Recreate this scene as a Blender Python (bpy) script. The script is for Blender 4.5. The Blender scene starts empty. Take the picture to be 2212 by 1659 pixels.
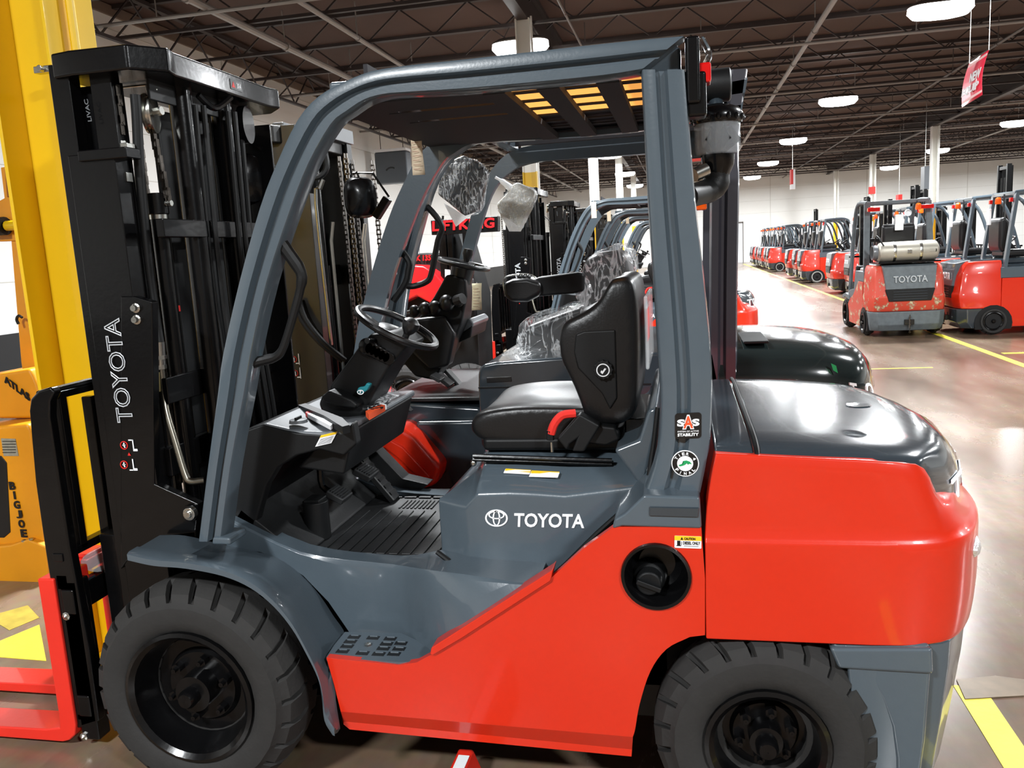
import bpy, bmesh, math, random
from mathutils import Vector, Matrix
random.seed(7)
R_=math.radians; PI=math.pi
S=bpy.context.scene; COL=S.collection
# ---------------- camera, light, exposure ----------------
F_,YAW,PITCH,ROLL,CH,CD,CX=1766.37,0.209863,0.161289,-0.0568758,1.643808,2.047192,1.508949
def _basis():
    cy,sy=math.cos(YAW),math.sin(YAW); fwd=Vector((-sy,cy,0)); rt=Vector((cy,sy,0)); up=Vector((0,0,1))
    cp,sp=math.cos(PITCH),math.sin(PITCH); f2=cp*fwd-sp*up; u2=sp*fwd+cp*up
    cr,sr=math.cos(ROLL),math.sin(ROLL); return cr*rt+sr*u2, -sr*rt+cr*u2, f2
CR,CU,CF=_basis(); CO=Vector((CX,-CD,CH))
def at(px,py,Y=None,X=None,Z=None):
    """pixel of the photograph -> point on a world plane"""
    v=CF*F_+CR*(px-1106)-CU*(py-829.5)
    t=(Y-CO.y)/v.y if Y is not None else (X-CO.x)/v.x if X is not None else (Z-CO.z)/v.z
    return CO+v*t
cam=bpy.data.cameras.new('camera'); cam.sensor_width=36; cam.sensor_fit='HORIZONTAL'; cam.lens=36*F_/2212
cam.clip_start=.05; cam.clip_end=200
co=bpy.data.objects.new('camera',cam); COL.objects.link(co)
m=Matrix((CR,CU,-CF)).transposed().to_4x4(); m.translation=CO; co.matrix_world=m; S.camera=co
w=bpy.data.worlds.new('world'); S.world=w; w.use_nodes=True
w.node_tree.nodes['Background'].inputs[0].default_value=(.9,.95,1,1); w.node_tree.nodes['Background'].inputs[1].default_value=.35
S.view_settings.view_transform='Standard'; S.view_settings.look='None'; S.view_settings.gamma=1
S.view_settings.use_curve_mapping=False; S.view_settings.exposure=0.10
LAMP_W=760.0
# ---------------- materials ----------------
def srgb(r,g,b):
    f=lambda c:(c/255/12.92) if c<=10 else ((c/255+.055)/1.055)**2.4
    return (f(r),f(g),f(b),1)
MATS={}
def M(name,col,rough=.5,metal=0,coat=0,var=.08,scale=6,bump=0,bscale=200,emis=0,trans=0,ior=1.45,spec=.5,alpha=1):
    if name in MATS: return MATS[name]
    m=bpy.data.materials.new(name); m.use_nodes=True; nt=m.node_tree; b=nt.nodes['Principled BSDF']
    c=srgb(*col)
    tc=nt.nodes.new('ShaderNodeTexCoord')
    if var>0:
        n=nt.nodes.new('ShaderNodeTexNoise'); n.inputs['Scale'].default_value=scale; n.inputs['Detail'].default_value=6
        nt.links.new(tc.outputs['Object'],n.inputs['Vector'])
        mx=nt.nodes.new('ShaderNodeMix'); mx.data_type='RGBA'
        mx.inputs[6].default_value=tuple(x*(1-var) for x in c[:3])+(1,); mx.inputs[7].default_value=tuple(min(1,x*(1+var)) for x in c[:3])+(1,)
        nt.links.new(n.outputs['Fac'],mx.inputs[0]); nt.links.new(mx.outputs[2],b.inputs['Base Color'])
    else: b.inputs['Base Color'].default_value=c
    b.inputs['Roughness'].default_value=rough; b.inputs['Metallic'].default_value=metal
    b.inputs['Coat Weight'].default_value=coat; b.inputs['Coat Roughness'].default_value=.06
    b.inputs['Specular IOR Level'].default_value=spec
    b.inputs['Transmission Weight'].default_value=trans; b.inputs['IOR'].default_value=ior; b.inputs['Alpha'].default_value=alpha
    if emis: b.inputs['Emission Color'].default_value=c; b.inputs['Emission Strength'].default_value=emis
    if bump:
        n2=nt.nodes.new('ShaderNodeTexNoise'); n2.inputs['Scale'].default_value=bscale; n2.inputs['Detail'].default_value=3
        bp=nt.nodes.new('ShaderNodeBump'); bp.inputs['Strength'].default_value=bump; bp.inputs['Distance'].default_value=.01
        nt.links.new(tc.outputs['Object'],n2.inputs['Vector']); nt.links.new(n2.outputs['Fac'],bp.inputs['Height'])
        nt.links.new(bp.outputs['Normal'],b.inputs['Normal'])
    MATS[name]=m; return m
RED=M('orange_red_paint',(203,40,13),.32,0,.6,.04,40,.02,90)
GREY=M('slate_grey_paint',(75,86,94),.30,0,.7,.05,30,.03,120)
GREYD=M('dark_grey_gloss_paint',(48,56,62),.2,0,.9,.05,20)
BLK=M('black_gloss_paint',(9,9,10),.24,0,.15,.2,30,.04,60,spec=.35)
BLKM=M('black_satin_plastic',(17,18,19),.5,0,0,.12,60,.05,300,spec=.35)
PLG=M('grey_satin_plastic',(98,102,106),.38,0,.2,.05,40,.03,300)
VINYL=M('black_vinyl',(19,19,20),.36,0,0,.1,60,.06,160)
RUB=M('tyre_rubber',(38,37,36),.8,0,0,.2,25,.12,80)
MATM=M('floor_mat_rubber',(34,35,36),.42,0,0,.35,9,.08,60)
STEEL=M('bright_steel',(196,196,190),.25,1,0,.1,60)
PIPE=M('steel_pipe',(150,145,132),.3,1,0,.1,40)
CHAIN=M('oiled_chain_steel',(92,86,80),.35,.9,0,.2,60)
ZINC=M('yellow_zinc_plate',(176,166,120),.35,.8,0,.15,60)
WHITE=M('white_print',(238,240,242),.5,0,0,.02)
DECB=M('black_print',(12,12,13),.4,0,.3,0)
DECR=M('red_print',(214,38,32),.5,0,0,0)
DECO=M('orange_print',(226,84,40),.5,0,0,0)
DECG=M('green_print',(22,150,84),.5,0,0,0)
DECY=M('yellow_print',(240,196,30),.5,0,0,0)
REDLENS=M('red_lens',(200,20,20),.12,0,.8,.05,80)
ORLENS=M('amber_lens',(255,96,20),.15,0,.8,.1,80)
CLEAR=M('clear_plastic',(235,240,242),.06,0,0,0,trans=1,ior=1.35)
BRED=M('fork_red_paint',(222,44,30),.4,0,.3,.08,12,.05,60)
YEL=M('yellow_column_paint',(226,184,12),.42,0,.2,.08,4,.04,30)
ORY=M('stacker_orange_paint',(226,150,18),.45,0,.2,.12,5,.04,30)
WHP=M('white_column_paint',(236,236,230),.5,0,0,.04,3)
MIRB=M('grey_glove_plastic',(60,66,70),.35,0,.2,.05)
TEAL=M('teal_tag',(24,120,130),.5,0,0,.05)
PAPER=M('manila_paper',(226,208,180),.8,0,0,.06,20)
# ---------------- mesh builder ----------------
ORG={}
def cr(pts,k=4,closed=False):
    P=[Vector(p) for p in pts]; n=len(P); out=[]
    rng=range(n if closed else n-1)
    for i in rng:
        a=P[(i-1)%n] if closed or i>0 else P[i]*2-P[i+1]; b=P[i]; c=P[(i+1)%n]; d=P[(i+2)%n] if closed or i+2<n else c*2-b
        for j in range(k):
            t=j/k; out.append(.5*((2*b)+(c-a)*t+(2*a-5*b+4*c-d)*t*t+(3*b-a-3*c+d)*t**3))
    if not closed: out.append(P[-1])
    return out
class B:
    def __init__(s): s.v=[]; s.f=[]
    def add(s,V,F):
        o=len(s.v); s.v+=[Vector(p) for p in V]; s.f+=[[i+o for i in f] for f in F]; return s
    def box(s,x0,x1,y0,y1,z0,z1):
        return s.add([(x0,y0,z0),(x1,y0,z0),(x1,y1,z0),(x0,y1,z0),(x0,y0,z1),(x1,y0,z1),(x1,y1,z1),(x0,y1,z1)],
          [(0,3,2,1),(4,5,6,7),(0,1,5,4),(1,2,6,5),(2,3,7,6),(3,0,4,7)])
    def bar(s,p,q,w,h,up=(0,0,1)):
        p=Vector(p); q=Vector(q); d=(q-p).normalized(); u=Vector(up)
        if abs(d.dot(u))>.98: u=Vector((1,0,0))
        a=d.cross(u).normalized()*w/2; b=a.cross(d).normalized()*h/2
        return s.add([p-a-b,p+a-b,p+a+b,p-a+b,q-a-b,q+a-b,q+a+b,q-a+b],[(0,3,2,1),(4,5,6,7),(0,1,5,4),(1,2,6,5),(2,3,7,6),(3,0,4,7)])
    def prism(s,out,a,b,axis='y',holes=()):
        def P(p,t): return (p[0],t,p[1]) if axis=='y' else (t,p[0],p[1]) if axis=='x' else (p[0],p[1],t)
        if not holes:
            n=len(out); V=[P(p,a) for p in out]+[P(p,b) for p in out]
            return s.add(V,[list(range(n))[::-1],list(range(n,2*n))]+[(i,(i+1)%n,n+(i+1)%n,n+i) for i in range(n)])
        bm=bmesh.new(); loops=[]
        for L in [out]+list(holes):
            vs=[bm.verts.new(P(p,a)) for p in L]; loops.append(len(L))
            for i in range(len(vs)): bm.edges.new((vs[i],vs[(i+1)%len(vs)]))
        bmesh.ops.triangle_fill(bm,use_beauty=True,edges=bm.edges[:]); bm.verts.index_update()
        V=[v.co.copy() for v in bm.verts]; n=len(V); T=[[v.index for v in f.verts] for f in bm.faces]; bm.free()
        ax={'y':1,'x':0,'z':2}[axis]; V2=[]
        for v in V: u=v.copy(); u[ax]=b; V2.append(u)
        Fs=T+[[i+n for i in t][::-1] for t in T]; o=0
        for L in loops:
            for i in range(L): a_,b_=o+i,o+(i+1)%L; Fs.append((a_,b_,b_+n,a_+n))
            o+=L
        return s.add(V+V2,Fs)
    def loft(s,rings,closed=True,caps=True):
        n=len(rings[0]); V=[p for r in rings for p in r]; Fs=[]
        for i in range(len(rings)-1):
            for j in range(n if closed else n-1):
                k=(j+1)%n; Fs.append((i*n+j,i*n+k,(i+1)*n+k,(i+1)*n+j))
        if caps and closed: Fs+= [list(range(n))[::-1],[(len(rings)-1)*n+j for j in range(n)]]
        return s.add(V,Fs)
    def tube(s,pts,r,n=8,k=0,closed=False,caps=True):
        P=cr(pts,k,closed) if k else [Vector(p) for p in pts]
        m=len(P); rr=r if isinstance(r,(list,tuple)) else [r]*m
        if len(rr)!=m: rr=[rr[min(len(rr)-1,int(i*len(rr)/m))] for i in range(m)]
        rings=[]; u=None
        for i in range(m):
            t=(P[(i+1)%m]-P[i-1]) if (closed or 0<i<m-1) else (P[1]-P[0] if i==0 else P[-1]-P[-2])
            t.normalize()
            if u is None: u=t.orthogonal().normalized()
            u=(u-t*u.dot(t)).normalized(); w_=t.cross(u)
            rings.append([P[i]+(u*math.cos(2*PI*j/n)+w_*math.sin(2*PI*j/n))*rr[i] for j in range(n)])
        if closed: rings.append(rings[0])
        return s.loft(rings,True,caps and not closed)
    def lathe(s,prof,o,axis,n=24,sy=1.0,cap=None):
        if prof[0][0]>.012 and prof[-1][0]>.012 and len(prof)<5: prof=[(.001,prof[0][1])]+list(prof)+[(.001,prof[-1][1])]
        ax=Vector(axis).normalized(); u=ax.orthogonal().normalized(); 
        if abs(ax.z)<.3: u=Vector((0,0,1)); u=(u-ax*u.dot(ax)).normalized()
        v=ax.cross(u); o=Vector(o)
        return s.loft([[o+ax*h+(u*math.cos(2*PI*j/n)*sy+v*math.sin(2*PI*j/n))*max(r,1e-4) for j in range(n)] for r,h in prof],True,prof[0][0]<.012 and prof[-1][0]<.012) if cap is None else 0
    def ball(s,c,rx,ry,rz,n=12,m=8):
        c=Vector(c); rings=[]
        for i in range(m+1):
            a=PI*(i/m-.5); q=max(math.cos(a),.02)
            rings.append([c+Vector((rx*q*math.cos(2*PI*j/n),ry*q*math.sin(2*PI*j/n),rz*math.sin(a))) for j in range(n)])
        return s.loft(rings)
    def torus(s,c,R,r,ax,n=32,m=10,sx=1):
        ax=Vector(ax).normalized(); u=ax.orthogonal().normalized(); v=ax.cross(u); c=Vector(c)
        return s.tube([c+(u*math.cos(2*PI*i/n)*R+v*math.sin(2*PI*i/n)*R*sx) for i in range(n)],r,m,closed=True)
    def xf(s,M_): s.v=[M_@p for p in s.v]; return s
    def out(s,name,mat,par=None,bev=0,seg=2,smooth=True,ang=35,label=None,kind=None,sub=0,solid=0):
        me=bpy.data.meshes.new(name); o=ORG.get(par.name,Vector((0,0,0))) if par else Vector((0,0,0))
        me.from_pydata([p-o for p in s.v],[],s.f)
        bm=bmesh.new(); bm.from_mesh(me); bmesh.ops.recalc_face_normals(bm,faces=bm.faces[:]); bm.to_mesh(me); bm.free()
        me.materials.append(mat)
        if smooth: me.shade_smooth(); me.set_sharp_from_angle(angle=R_(ang))
        ob=bpy.data.objects.new(name,me); COL.objects.link(ob)
        if par: ob.parent=par; ORG[ob.name]=o
        if solid: q=ob.modifiers.new('s','SOLIDIFY'); q.thickness=solid; q.offset=0
        if bev: q=ob.modifiers.new('b','BEVEL'); q.width=bev; q.segments=seg; q.limit_method='ANGLE'; q.angle_limit=R_(32); q.harden_normals=smooth
        if sub: q=ob.modifiers.new('u','SUBSURF'); q.levels=sub; q.render_levels=sub
        if label: ob['label']=label
        if kind: ob['kind']=kind
        return ob
def empty(name,loc,label,cat,group=None,rz=0):
    e=bpy.data.objects.new(name,None); COL.objects.link(e); e.location=loc; e.rotation_euler=(0,0,rz); e.empty_display_size=.1
    e['label']=label; e['category']=cat
    if group: e['group']=group
    ORG[e.name]=Vector(loc); return e
def tag(o,label,cat,group=None):
    o['label']=label; o['category']=cat
    if group: o['group']=group
    return o
def XZ(pts,Y): return [(q.x,q.z) for q in (at(p[0],p[1],Y=Y) for p in pts)]
def XY(pts,Z): return [(q.x,q.y) for q in (at(p[0],p[1],Z=Z) for p in pts)]
def P3(pts): return [at(p[0],p[1],Y=p[2]) for p in pts]
def children(o): return [c for c in COL.objects if c.parent==o]
def copy_tree(o,parent=None,skip=(),cmap=None):
    if cmap is None:
        cmap={}
        for c in COL.objects:
            if c.parent: cmap.setdefault(c.parent.name,[]).append(c)
    c=o.copy(); COL.objects.link(c); c.parent=parent
    for ch in cmap.get(o.name,[]):
        if ch.name.split('.')[0] in skip: continue
        copy_tree(ch,c,skip,cmap)
    return c
_tc={}
def _text(s,outline=0,bold=.012):
    k=(s,outline,bold)
    if k in _tc: return _tc[k]
    cu=bpy.data.curves.new('t','FONT'); cu.body=s; cu.size=1; cu.resolution_u=3
    if outline: cu.fill_mode='NONE'; cu.bevel_depth=outline; cu.bevel_resolution=0
    else: cu.offset=bold; cu.extrude=.02
    ob=bpy.data.objects.new('t',cu); COL.objects.link(ob); bpy.context.view_layer.update()
    me=bpy.data.meshes.new_from_object(ob.evaluated_get(bpy.context.evaluated_depsgraph_get()))
    V=[v.co.copy() for v in me.vertices]; Fs=[list(p.vertices) for p in me.polygons]
    x0=min(v.x for v in V); x1=max(v.x for v in V); y0=min(v.y for v in V); y1=max(v.y for v in V); z0=min(v.z for v in V); z1=max(v.z for v in V)
    V=[Vector(((v.x-x0)/(x1-x0),(v.y-y0)/(y1-y0),(v.z-z0)/(z1-z0+1e-9))) for v in V]
    bpy.data.objects.remove(ob); bpy.data.curves.remove(cu); bpy.data.meshes.remove(me)
    _tc[k]=(V,Fs); return _tc[k]
def frame(o,xd,ud,nh=None,th=.0015):
    o=Vector(o); xd=Vector(xd); ud=Vector(ud); n=(nh and Vector(nh)) or xd.cross(ud); n=n.normalized()*th
    m=Matrix((xd,ud,n)).transposed().to_4x4(); m.translation=o; return m
def qf(bl,br,tl,Y,th=.0015):
    o=at(bl[0],bl[1],Y=Y); return frame(o,at(br[0],br[1],Y=Y)-o,at(tl[0],tl[1],Y=Y)-o,(0,-1,0),th)
def text(name,s,fr,mat,par,outline=0,x0=0,x1=1,y0=0,y1=1,label=None,bold=.012):
    V,Fs=_text(s,outline,bold); b=B().add([Vector((x0+v.x*(x1-x0),y0+v.y*(y1-y0),v.z)) for v in V],Fs).xf(fr)
    return b.out(name,mat,par,smooth=False,label=label)
def plate(name,fr,mat,par,x0=0,x1=1,y0=0,y1=1,z0=-.5,z1=.5,rad=0,label=None,n=6):
    if rad:
        L=[]
        for cx,cy,a in ((x1-rad,y0+rad,-90),(x1-rad,y1-rad,0),(x0+rad,y1-rad,90),(x0+rad,y0+rad,180)):
            for i in range(n): t=R_(a+90*i/(n-1)); L.append((cx+rad*math.cos(t),cy+rad*math.sin(t)))
    else: L=[(x0,y0),(x1,y0),(x1,y1),(x0,y1)]
    return B().prism(L,z0,z1,'z').xf(fr).out(name,mat,par,smooth=False,label=label)
def ring2(b,cx,cy,rx,ry,w,z0=0,z1=1,n=32):
    for i in range(n):
        a,c=2*PI*i/n,2*PI*(i+1)/n
        def q(t,k): return (cx+(rx-k*w)*math.cos(t),cy+(ry-k*w)*math.sin(t))
        L=[q(a,0),q(c,0),q(c,1),q(a,1)]; b.prism(L,z0,z1,'z')
    return b
def ribbon(b,outer,inner,prof,yb,k=0,Y=.1,dy=1,raw=False):
    O=[Vector((x,z,0)) for x,z in (outer if raw else XZ(outer,Y))]; I=[Vector((x,z,0)) for x,z in (inner if raw else XZ(inner,Y))]
    if k: O=cr(O,k); I=cr(I,k)
    rings=[]
    for o,i in zip(O,I):
        r=[]
        for t,y in prof: q=o.lerp(i,t); r.append((q.x,y,q.y))
        r+=[(i.x,yb,i.y),(o.x,yb,o.y)]; rings.append(r)
    return b.loft(rings)
def crinkle(name,lo,hi,sc):
    m=M(name,(238,241,243),.12,0,.8,.0,30,1.0,sc*1.6); nt=m.node_tree; N=nt.nodes.new; L=nt.links.new
    tc=N('ShaderNodeTexCoord'); mp=N('ShaderNodeMapping'); mp.inputs['Scale'].default_value=(2.2,1.2,.8); mp.inputs['Rotation'].default_value=(.3,.6,.2)
    n=N('ShaderNodeTexNoise'); n.inputs['Scale'].default_value=sc; n.inputs['Detail'].default_value=4; n.inputs['Distortion'].default_value=1.6
    r=N('ShaderNodeValToRGB'); e=r.color_ramp.elements; e[0].position=.44; e[0].color=(lo,)*3+(1,); e[1].position=.56; e[1].color=(lo,)*3+(1,)
    x=e.new(.5); x.color=(hi,)*3+(1,)
    L(tc.outputs['Object'],mp.inputs[0]); L(mp.outputs[0],n.inputs['Vector']); L(n.outputs['Fac'],r.inputs[0]); L(r.outputs[0],nt.nodes['Principled BSDF'].inputs['Alpha']); return m
CL2F=crinkle('crinkled_clear_film',.10,.75,7)
CLB=crinkle('bubble_wrap_film',.05,.5,14)
# ---------------- the building ----------------
def concrete():
    m=bpy.data.materials.new('polished_concrete'); m.use_nodes=True; nt=m.node_tree; b=nt.nodes['Principled BSDF']; N=nt.nodes.new; L=nt.links.new
    tc=N('ShaderNodeTexCoord'); n1=N('ShaderNodeTexNoise'); n1.inputs['Scale'].default_value=.7; n1.inputs['Detail'].default_value=9; n1.inputs['Roughness'].default_value=.62
    mp=N('ShaderNodeMapping'); mp.inputs['Scale'].default_value=(1.6,.45,1); L(tc.outputs['Object'],mp.inputs[0]); L(mp.outputs[0],n1.inputs['Vector'])
    r=N('ShaderNodeValToRGB'); e=r.color_ramp.elements
    e[0].position=.3; e[0].color=srgb(92,74,60); e[1].position=.7; e[1].color=srgb(150,134,116)
    x=r.color_ramp.elements.new(.5); x.color=srgb(122,102,84); L(n1.outputs['Fac'],r.inputs[0])
    n2=N('ShaderNodeTexNoise'); n2.inputs['Scale'].default_value=14; n2.inputs['Detail'].default_value=8; L(tc.outputs['Object'],n2.inputs['Vector'])
    mx=N('ShaderNodeMix'); mx.data_type='RGBA'; mx.blend_type='MULTIPLY'; mx.inputs[0].default_value=.35; L(r.outputs[0],mx.inputs[6]); L(n2.outputs['Color'],mx.inputs[7]); L(mx.outputs[2],b.inputs['Base Color'])
    mr=N('ShaderNodeMapRange'); mr.inputs[3].default_value=.16; mr.inputs[4].default_value=.36; L(n1.outputs['Fac'],mr.inputs[0]); L(mr.outputs[0],b.inputs['Roughness'])
    bp=N('ShaderNodeBump'); bp.inputs['Strength'].default_value=.05; L(n2.outputs['Fac'],bp.inputs['Height']); L(bp.outputs[0],b.inputs['Normal']); b.inputs['Specular IOR Level'].default_value=.6
    return m
def st(b,name,mat,**k):
    o=b.out(name,mat,None,smooth=False,**k); o['kind']='structure'; return o
WALLM=M('white_painted_block_wall',(238,238,234),.7,0,0,.03,1.2,.05,8)
DECK=M('brown_roof_deck',(78,58,50),.8,0,0,.22,.8,.1,10)
JOI=M('dark_steel_joist',(56,48,47),.55,0,0,.15,3)
CEIL=6.0; X0,X1,Y0,Y1=-7.6,30.,-13.,56.
st(B().box(X0,X1,Y0,Y1,-.2,0),'floor',concrete())
deck=st(B().box(X0,X1,Y0,Y1,CEIL,CEIL+.2),'ceiling',DECK)
def wall(name,b,along,a0,a1,pos,zt,inward):
    o=st(b,name,WALLM)
    jt=M('wall_joint_paint',(205,203,196),.7,0,0,.05)
    g=B()                                  # block courses and panel joints as fine raised beads
    for z in [.8*i for i in range(1,8)]:
        if along=='x': g.box(a0,a1,pos-.006 if inward<0 else pos,pos if inward<0 else pos+.006,z,z+.012)
        else: g.box(pos,pos+.006,a0,a1,z,z+.012)
    q=a0+3
    while q<a1:
        if along=='x': g.box(q,q+.03,pos-.01 if inward<0 else pos,pos if inward<0 else pos+.01,0,zt)
        else: g.box(pos,pos+.01,q,q+.03,0,zt)
        q+=6
    g.out('wall_joint',jt,o,smooth=False,kind='stuff'); return o
wall('wall_far',B().box(X0,X1,Y1,Y1+.2,0,CEIL),'x',X0,X1,Y1,CEIL,-1)
wall('wall_left',B().box(X0-.2,X0,Y0,Y1,0,CEIL),'y',Y0,Y1,X0,CEIL,1)
st(B().box(X1,X1+.2,Y0,Y1,0,CEIL),'wall_right',WALLM)
st(B().box(X0,X1,Y0-.2,Y0,0,CEIL),'wall_back',M('tan_back_wall',(150,140,130),.8,0,0,.1))
# left wall: dark band at the top and low black skirting
st(B().box(X0,X0+.05,Y0,Y1,CEIL-.18,CEIL-.02),'trim_1',M('tan_fascia',(120,104,90),.7,0,0,.1))
st(B().box(X0,X0+.03,Y0,Y1,0,.9),'baseboard_left',M('black_wall_base',(24,24,25),.6,0,0,.2))
# bar joists along X
def joist(length,depth=.55,step=.62):
    b=B(); b.box(0,length,-.05,.05,-.07,0); b.box(0,length,-.035,.035,-depth,-depth+.05)
    x=0;k=0
    while x+step<=length:
        b.bar((x,0,-.05 if k%2 else -depth+.02),(x+step,0,-depth+.02 if k%2 else -.05),.025,.025); x+=step;k+=1
    return b
j0=joist(X1-X0).xf(Matrix.Translation((X0,-12,CEIL))).out('roof_joist',JOI,deck,smooth=False)
y=-10.2
for i in range(36):
    if y<Y1-.3:
        c=j0.copy(); COL.objects.link(c); c.location.y=y+12; y+=1.9
# truss girders along Y near the left wall and at the column rows
g0=joist(Y1-Y0,.8,.8).xf(Matrix.Translation((-6.9,Y0,CEIL-.05))@Matrix.Rotation(PI/2,4,'Z')).out('roof_girder',JOI,deck,smooth=False)
for X in (-.95,11.0,23.0):
    B().box(X-.09,X+.09,Y0,Y1,CEIL-.62,CEIL-.57).box(X-.015,X+.015,Y0,Y1,CEIL-.58,CEIL-.02).box(X-.09,X+.09,Y0,Y1,CEIL-.08,CEIL).out('roof_beam',JOI,deck,smooth=False)
PG=M('galvanised_pipe',(150,146,142),.45,.3,0,.1,5)
PD=M('dark_pipe_paint',(92,84,80),.5,0,0,.1,5)
for X,r,mt in ((-5.2,.06,PG),(-3.85,.04,PG),(4.06,.05,PG),(-.25,.02,PD),(8.2,.03,PD),(14.6,.04,PG)):
    b=B().tube([(X,Y0,5.4),(X,Y1,5.4)],r,10)
    for yy in range(-9,56,3): b.tube([(X,yy,5.4),(X,yy,CEIL)],.012,5); b.tube([(X,yy,5.4),(X,yy+.06,5.4)],r*1.3,10)
    b.out('sprinkler_pipe',mt,deck)
for yy in (9.5,15.7,21.4,27.3,33.0,39.0,45.2,51.0):
    b=B().tube([(X0,yy,5.32),(X1,yy,5.32)],.03,8)
    for xx in range(-6,29,4): b.tube([(xx,yy,5.32),(xx,yy,CEIL)],.01,5)
    b.out('branch_pipe',PG,deck)
# far door panel beside the truck rows
dr=st(B().box(4.2,5.6,Y1-.12,Y1,0,2.6),'door_1',M('door_white',(214,218,222),.5,0,0,.03)); B().box(4.15,4.2,Y1-.14,Y1,0,2.7).box(5.6,5.65,Y1-.14,Y1,0,2.7).box(4.15,5.65,Y1-.14,Y1,2.6,2.7).out('door_frame',PD,dr,smooth=False)
B().box(4.35,4.5,Y1-.16,Y1-.1,1.05,1.1).out('door_handle',STEEL,dr,smooth=False)
# columns
def hbeam(cx,cy,w,d,z0,z1,t=.02):
    return B().box(cx-w/2,cx-w/2+t,cy-d/2,cy+d/2,z0,z1).box(cx+w/2-t,cx+w/2,cy-d/2,cy+d/2,z0,z1).box(cx-w/2+t,cx+w/2-t,cy-t/2,cy+t/2,z0,z1)
YL=['nearest','second nearest','third nearest','farthest']
def column(x,y,label,yt=2.6,stripes=False,group=None,red=False):
    e=empty('building_column',(x,y,0),label,'column',group)
    hbeam(x,y,.24,.24,yt,CEIL-.62).out('column_shaft',WHP,e,smooth=False)
    p=hbeam(x,y,.244,.244,0.02,yt).out('painted_base',YEL,e,smooth=False,label='yellow painted lower part')
    B().box(x-.2,x+.2,y-.2,y+.2,0,.02).out('base_plate',YEL,e,smooth=False)
    B().tube([(x+.15,y-.1,.3),(x+.15,y-.1,CEIL-.6)],.016,8).out('conduit',WHP,e)
    if stripes:
        b=B()
        for i in range(5): b.add([(x-.125,y-.124,.55+i*.18),(x+.125,y-.124,.68+i*.18),(x+.125,y-.124,.76+i*.18),(x-.125,y-.124,.63+i*.18)],[(0,1,2,3)])
        b.out('hazard_stripe',DECB,e,smooth=False,solid=.003)
    if red: zb_=at(1890,412,Y=43.).z; B().box(x-.14,x+.14,y-.14,y+.14,zb_-.15,zb_+.2).out('red_band',DECR,e,smooth=False)
    return e
column(-.95,12.0,'white steel column with yellow lower part, seen above the nearest roof guard',at(1125,374,Y=12.).z,True)
column(-.95,22.6,'white steel column, second in the row left of the aisle',at(1270,452,Y=22.6).z)
column(-.95,33.2,'white steel column, third in the row left of the aisle')
column(-.95,44.0,'white steel column, farthest in the row left of the aisle')
column(11.,32.6,'white steel column with yellow foot behind the worn forklift, nearest of the right row',at(2025,441,Y=32.6).z)
column(11.,43.0,'white steel column with a red band, second of the right row',at(1890,462,Y=43.).z,red=True)
column(11.,53.0,'white steel column by the far wall, farthest of the right row',2.4)
# near yellow column
cxn=-.89; e=empty('building_column',(cxn,.87,0),'thick yellow painted steel column at the left edge of the photo','column')
hbeam(cxn,.87,.27,.27,.02,CEIL-.62,.016).out('column_shaft',YEL,e,bev=.003)
B().box(cxn-.2,cxn+.2,.67,1.07,0,.02).out('base_plate',YEL,e,smooth=False)
B().tube([(cxn+.165,.84,.3),(cxn+.165,.84,CEIL-.6)],.016,10).out('conduit',YEL,e)
for z in (2.78,1.0): B().box(cxn+.12,cxn+.195,.815,.865,z,z+.03).out('pipe_strap',YEL,e,bev=.003)
q=at(96,152,Y=.74); B().box(q.x-.03,q.x+.05,.72,.75,q.z-.012,q.z+.012).tube([(q.x+.01,.72,q.z),(q.x+.01,.70,q.z)],.012,8).out('beam_clamp',STEEL,e,bev=.002)
# floor lines and patches
LY=M('yellow_floor_paint',(222,206,60),.45,0,0,.2,9,.1,30)
def floorpatch(name,pts,mat,label,cat='floor marking',h=.002):
    o=B().prism(pts,0,h,'z').out(name,mat,None,smooth=False); return tag(o,label,cat)
floorpatch('floor_line',[(2.44,.95),(2.44,-1.5),(2.54,-1.5),(2.54,.95)],LY,'yellow floor stripe beside the counterweight of the nearest forklift')
floorpatch('floor_line',[(5.32,3.),(5.42,3.),(5.42,52),(5.32,52)],LY,'long yellow floor stripe along the front of the right truck row')
floorpatch('floor_line',[(5.5,9.3),(7.5,9.3),(7.5,9.4),(5.5,9.4)],LY,'short yellow floor stripe under the right truck row, running sideways')
floorpatch('floor_line',[(3.3,8.32),(4.4,8.32),(4.4,8.36),(3.3,8.36)],LY,'thin worn yellow stripe across the open aisle')
pa=[at(*p,Z=0) for p in ((0,1385),(85,1350),(100,1428),(0,1420))]
floorpatch('floor_patch',[(p.x,p.y) for p in pa],LY,'bright yellow floor block left of the red forks')
pa=[at(*p,Z=0) for p in ((0,1325),(60,1308),(85,1335),(20,1362),(0,1350))]
floorpatch('floor_patch',[(p.x,p.y) for p in pa],M('worn_yellow_floor_paint',(170,150,60),.5,0,0,.5,12),'scuffed yellow floor paint below the orange stacker')
floorpatch('floor_tape',[(p.x,p.y) for p in [at(*p,Z=0) for p in ((2066,1470),(2150,1462),(2212,1470),(2212,1505),(2085,1512))]],M('brown_tape',(120,104,84),.35,0,.3,.3,20),'crinkled brown tape patch at the end of the yellow stripe',h=.005)
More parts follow.
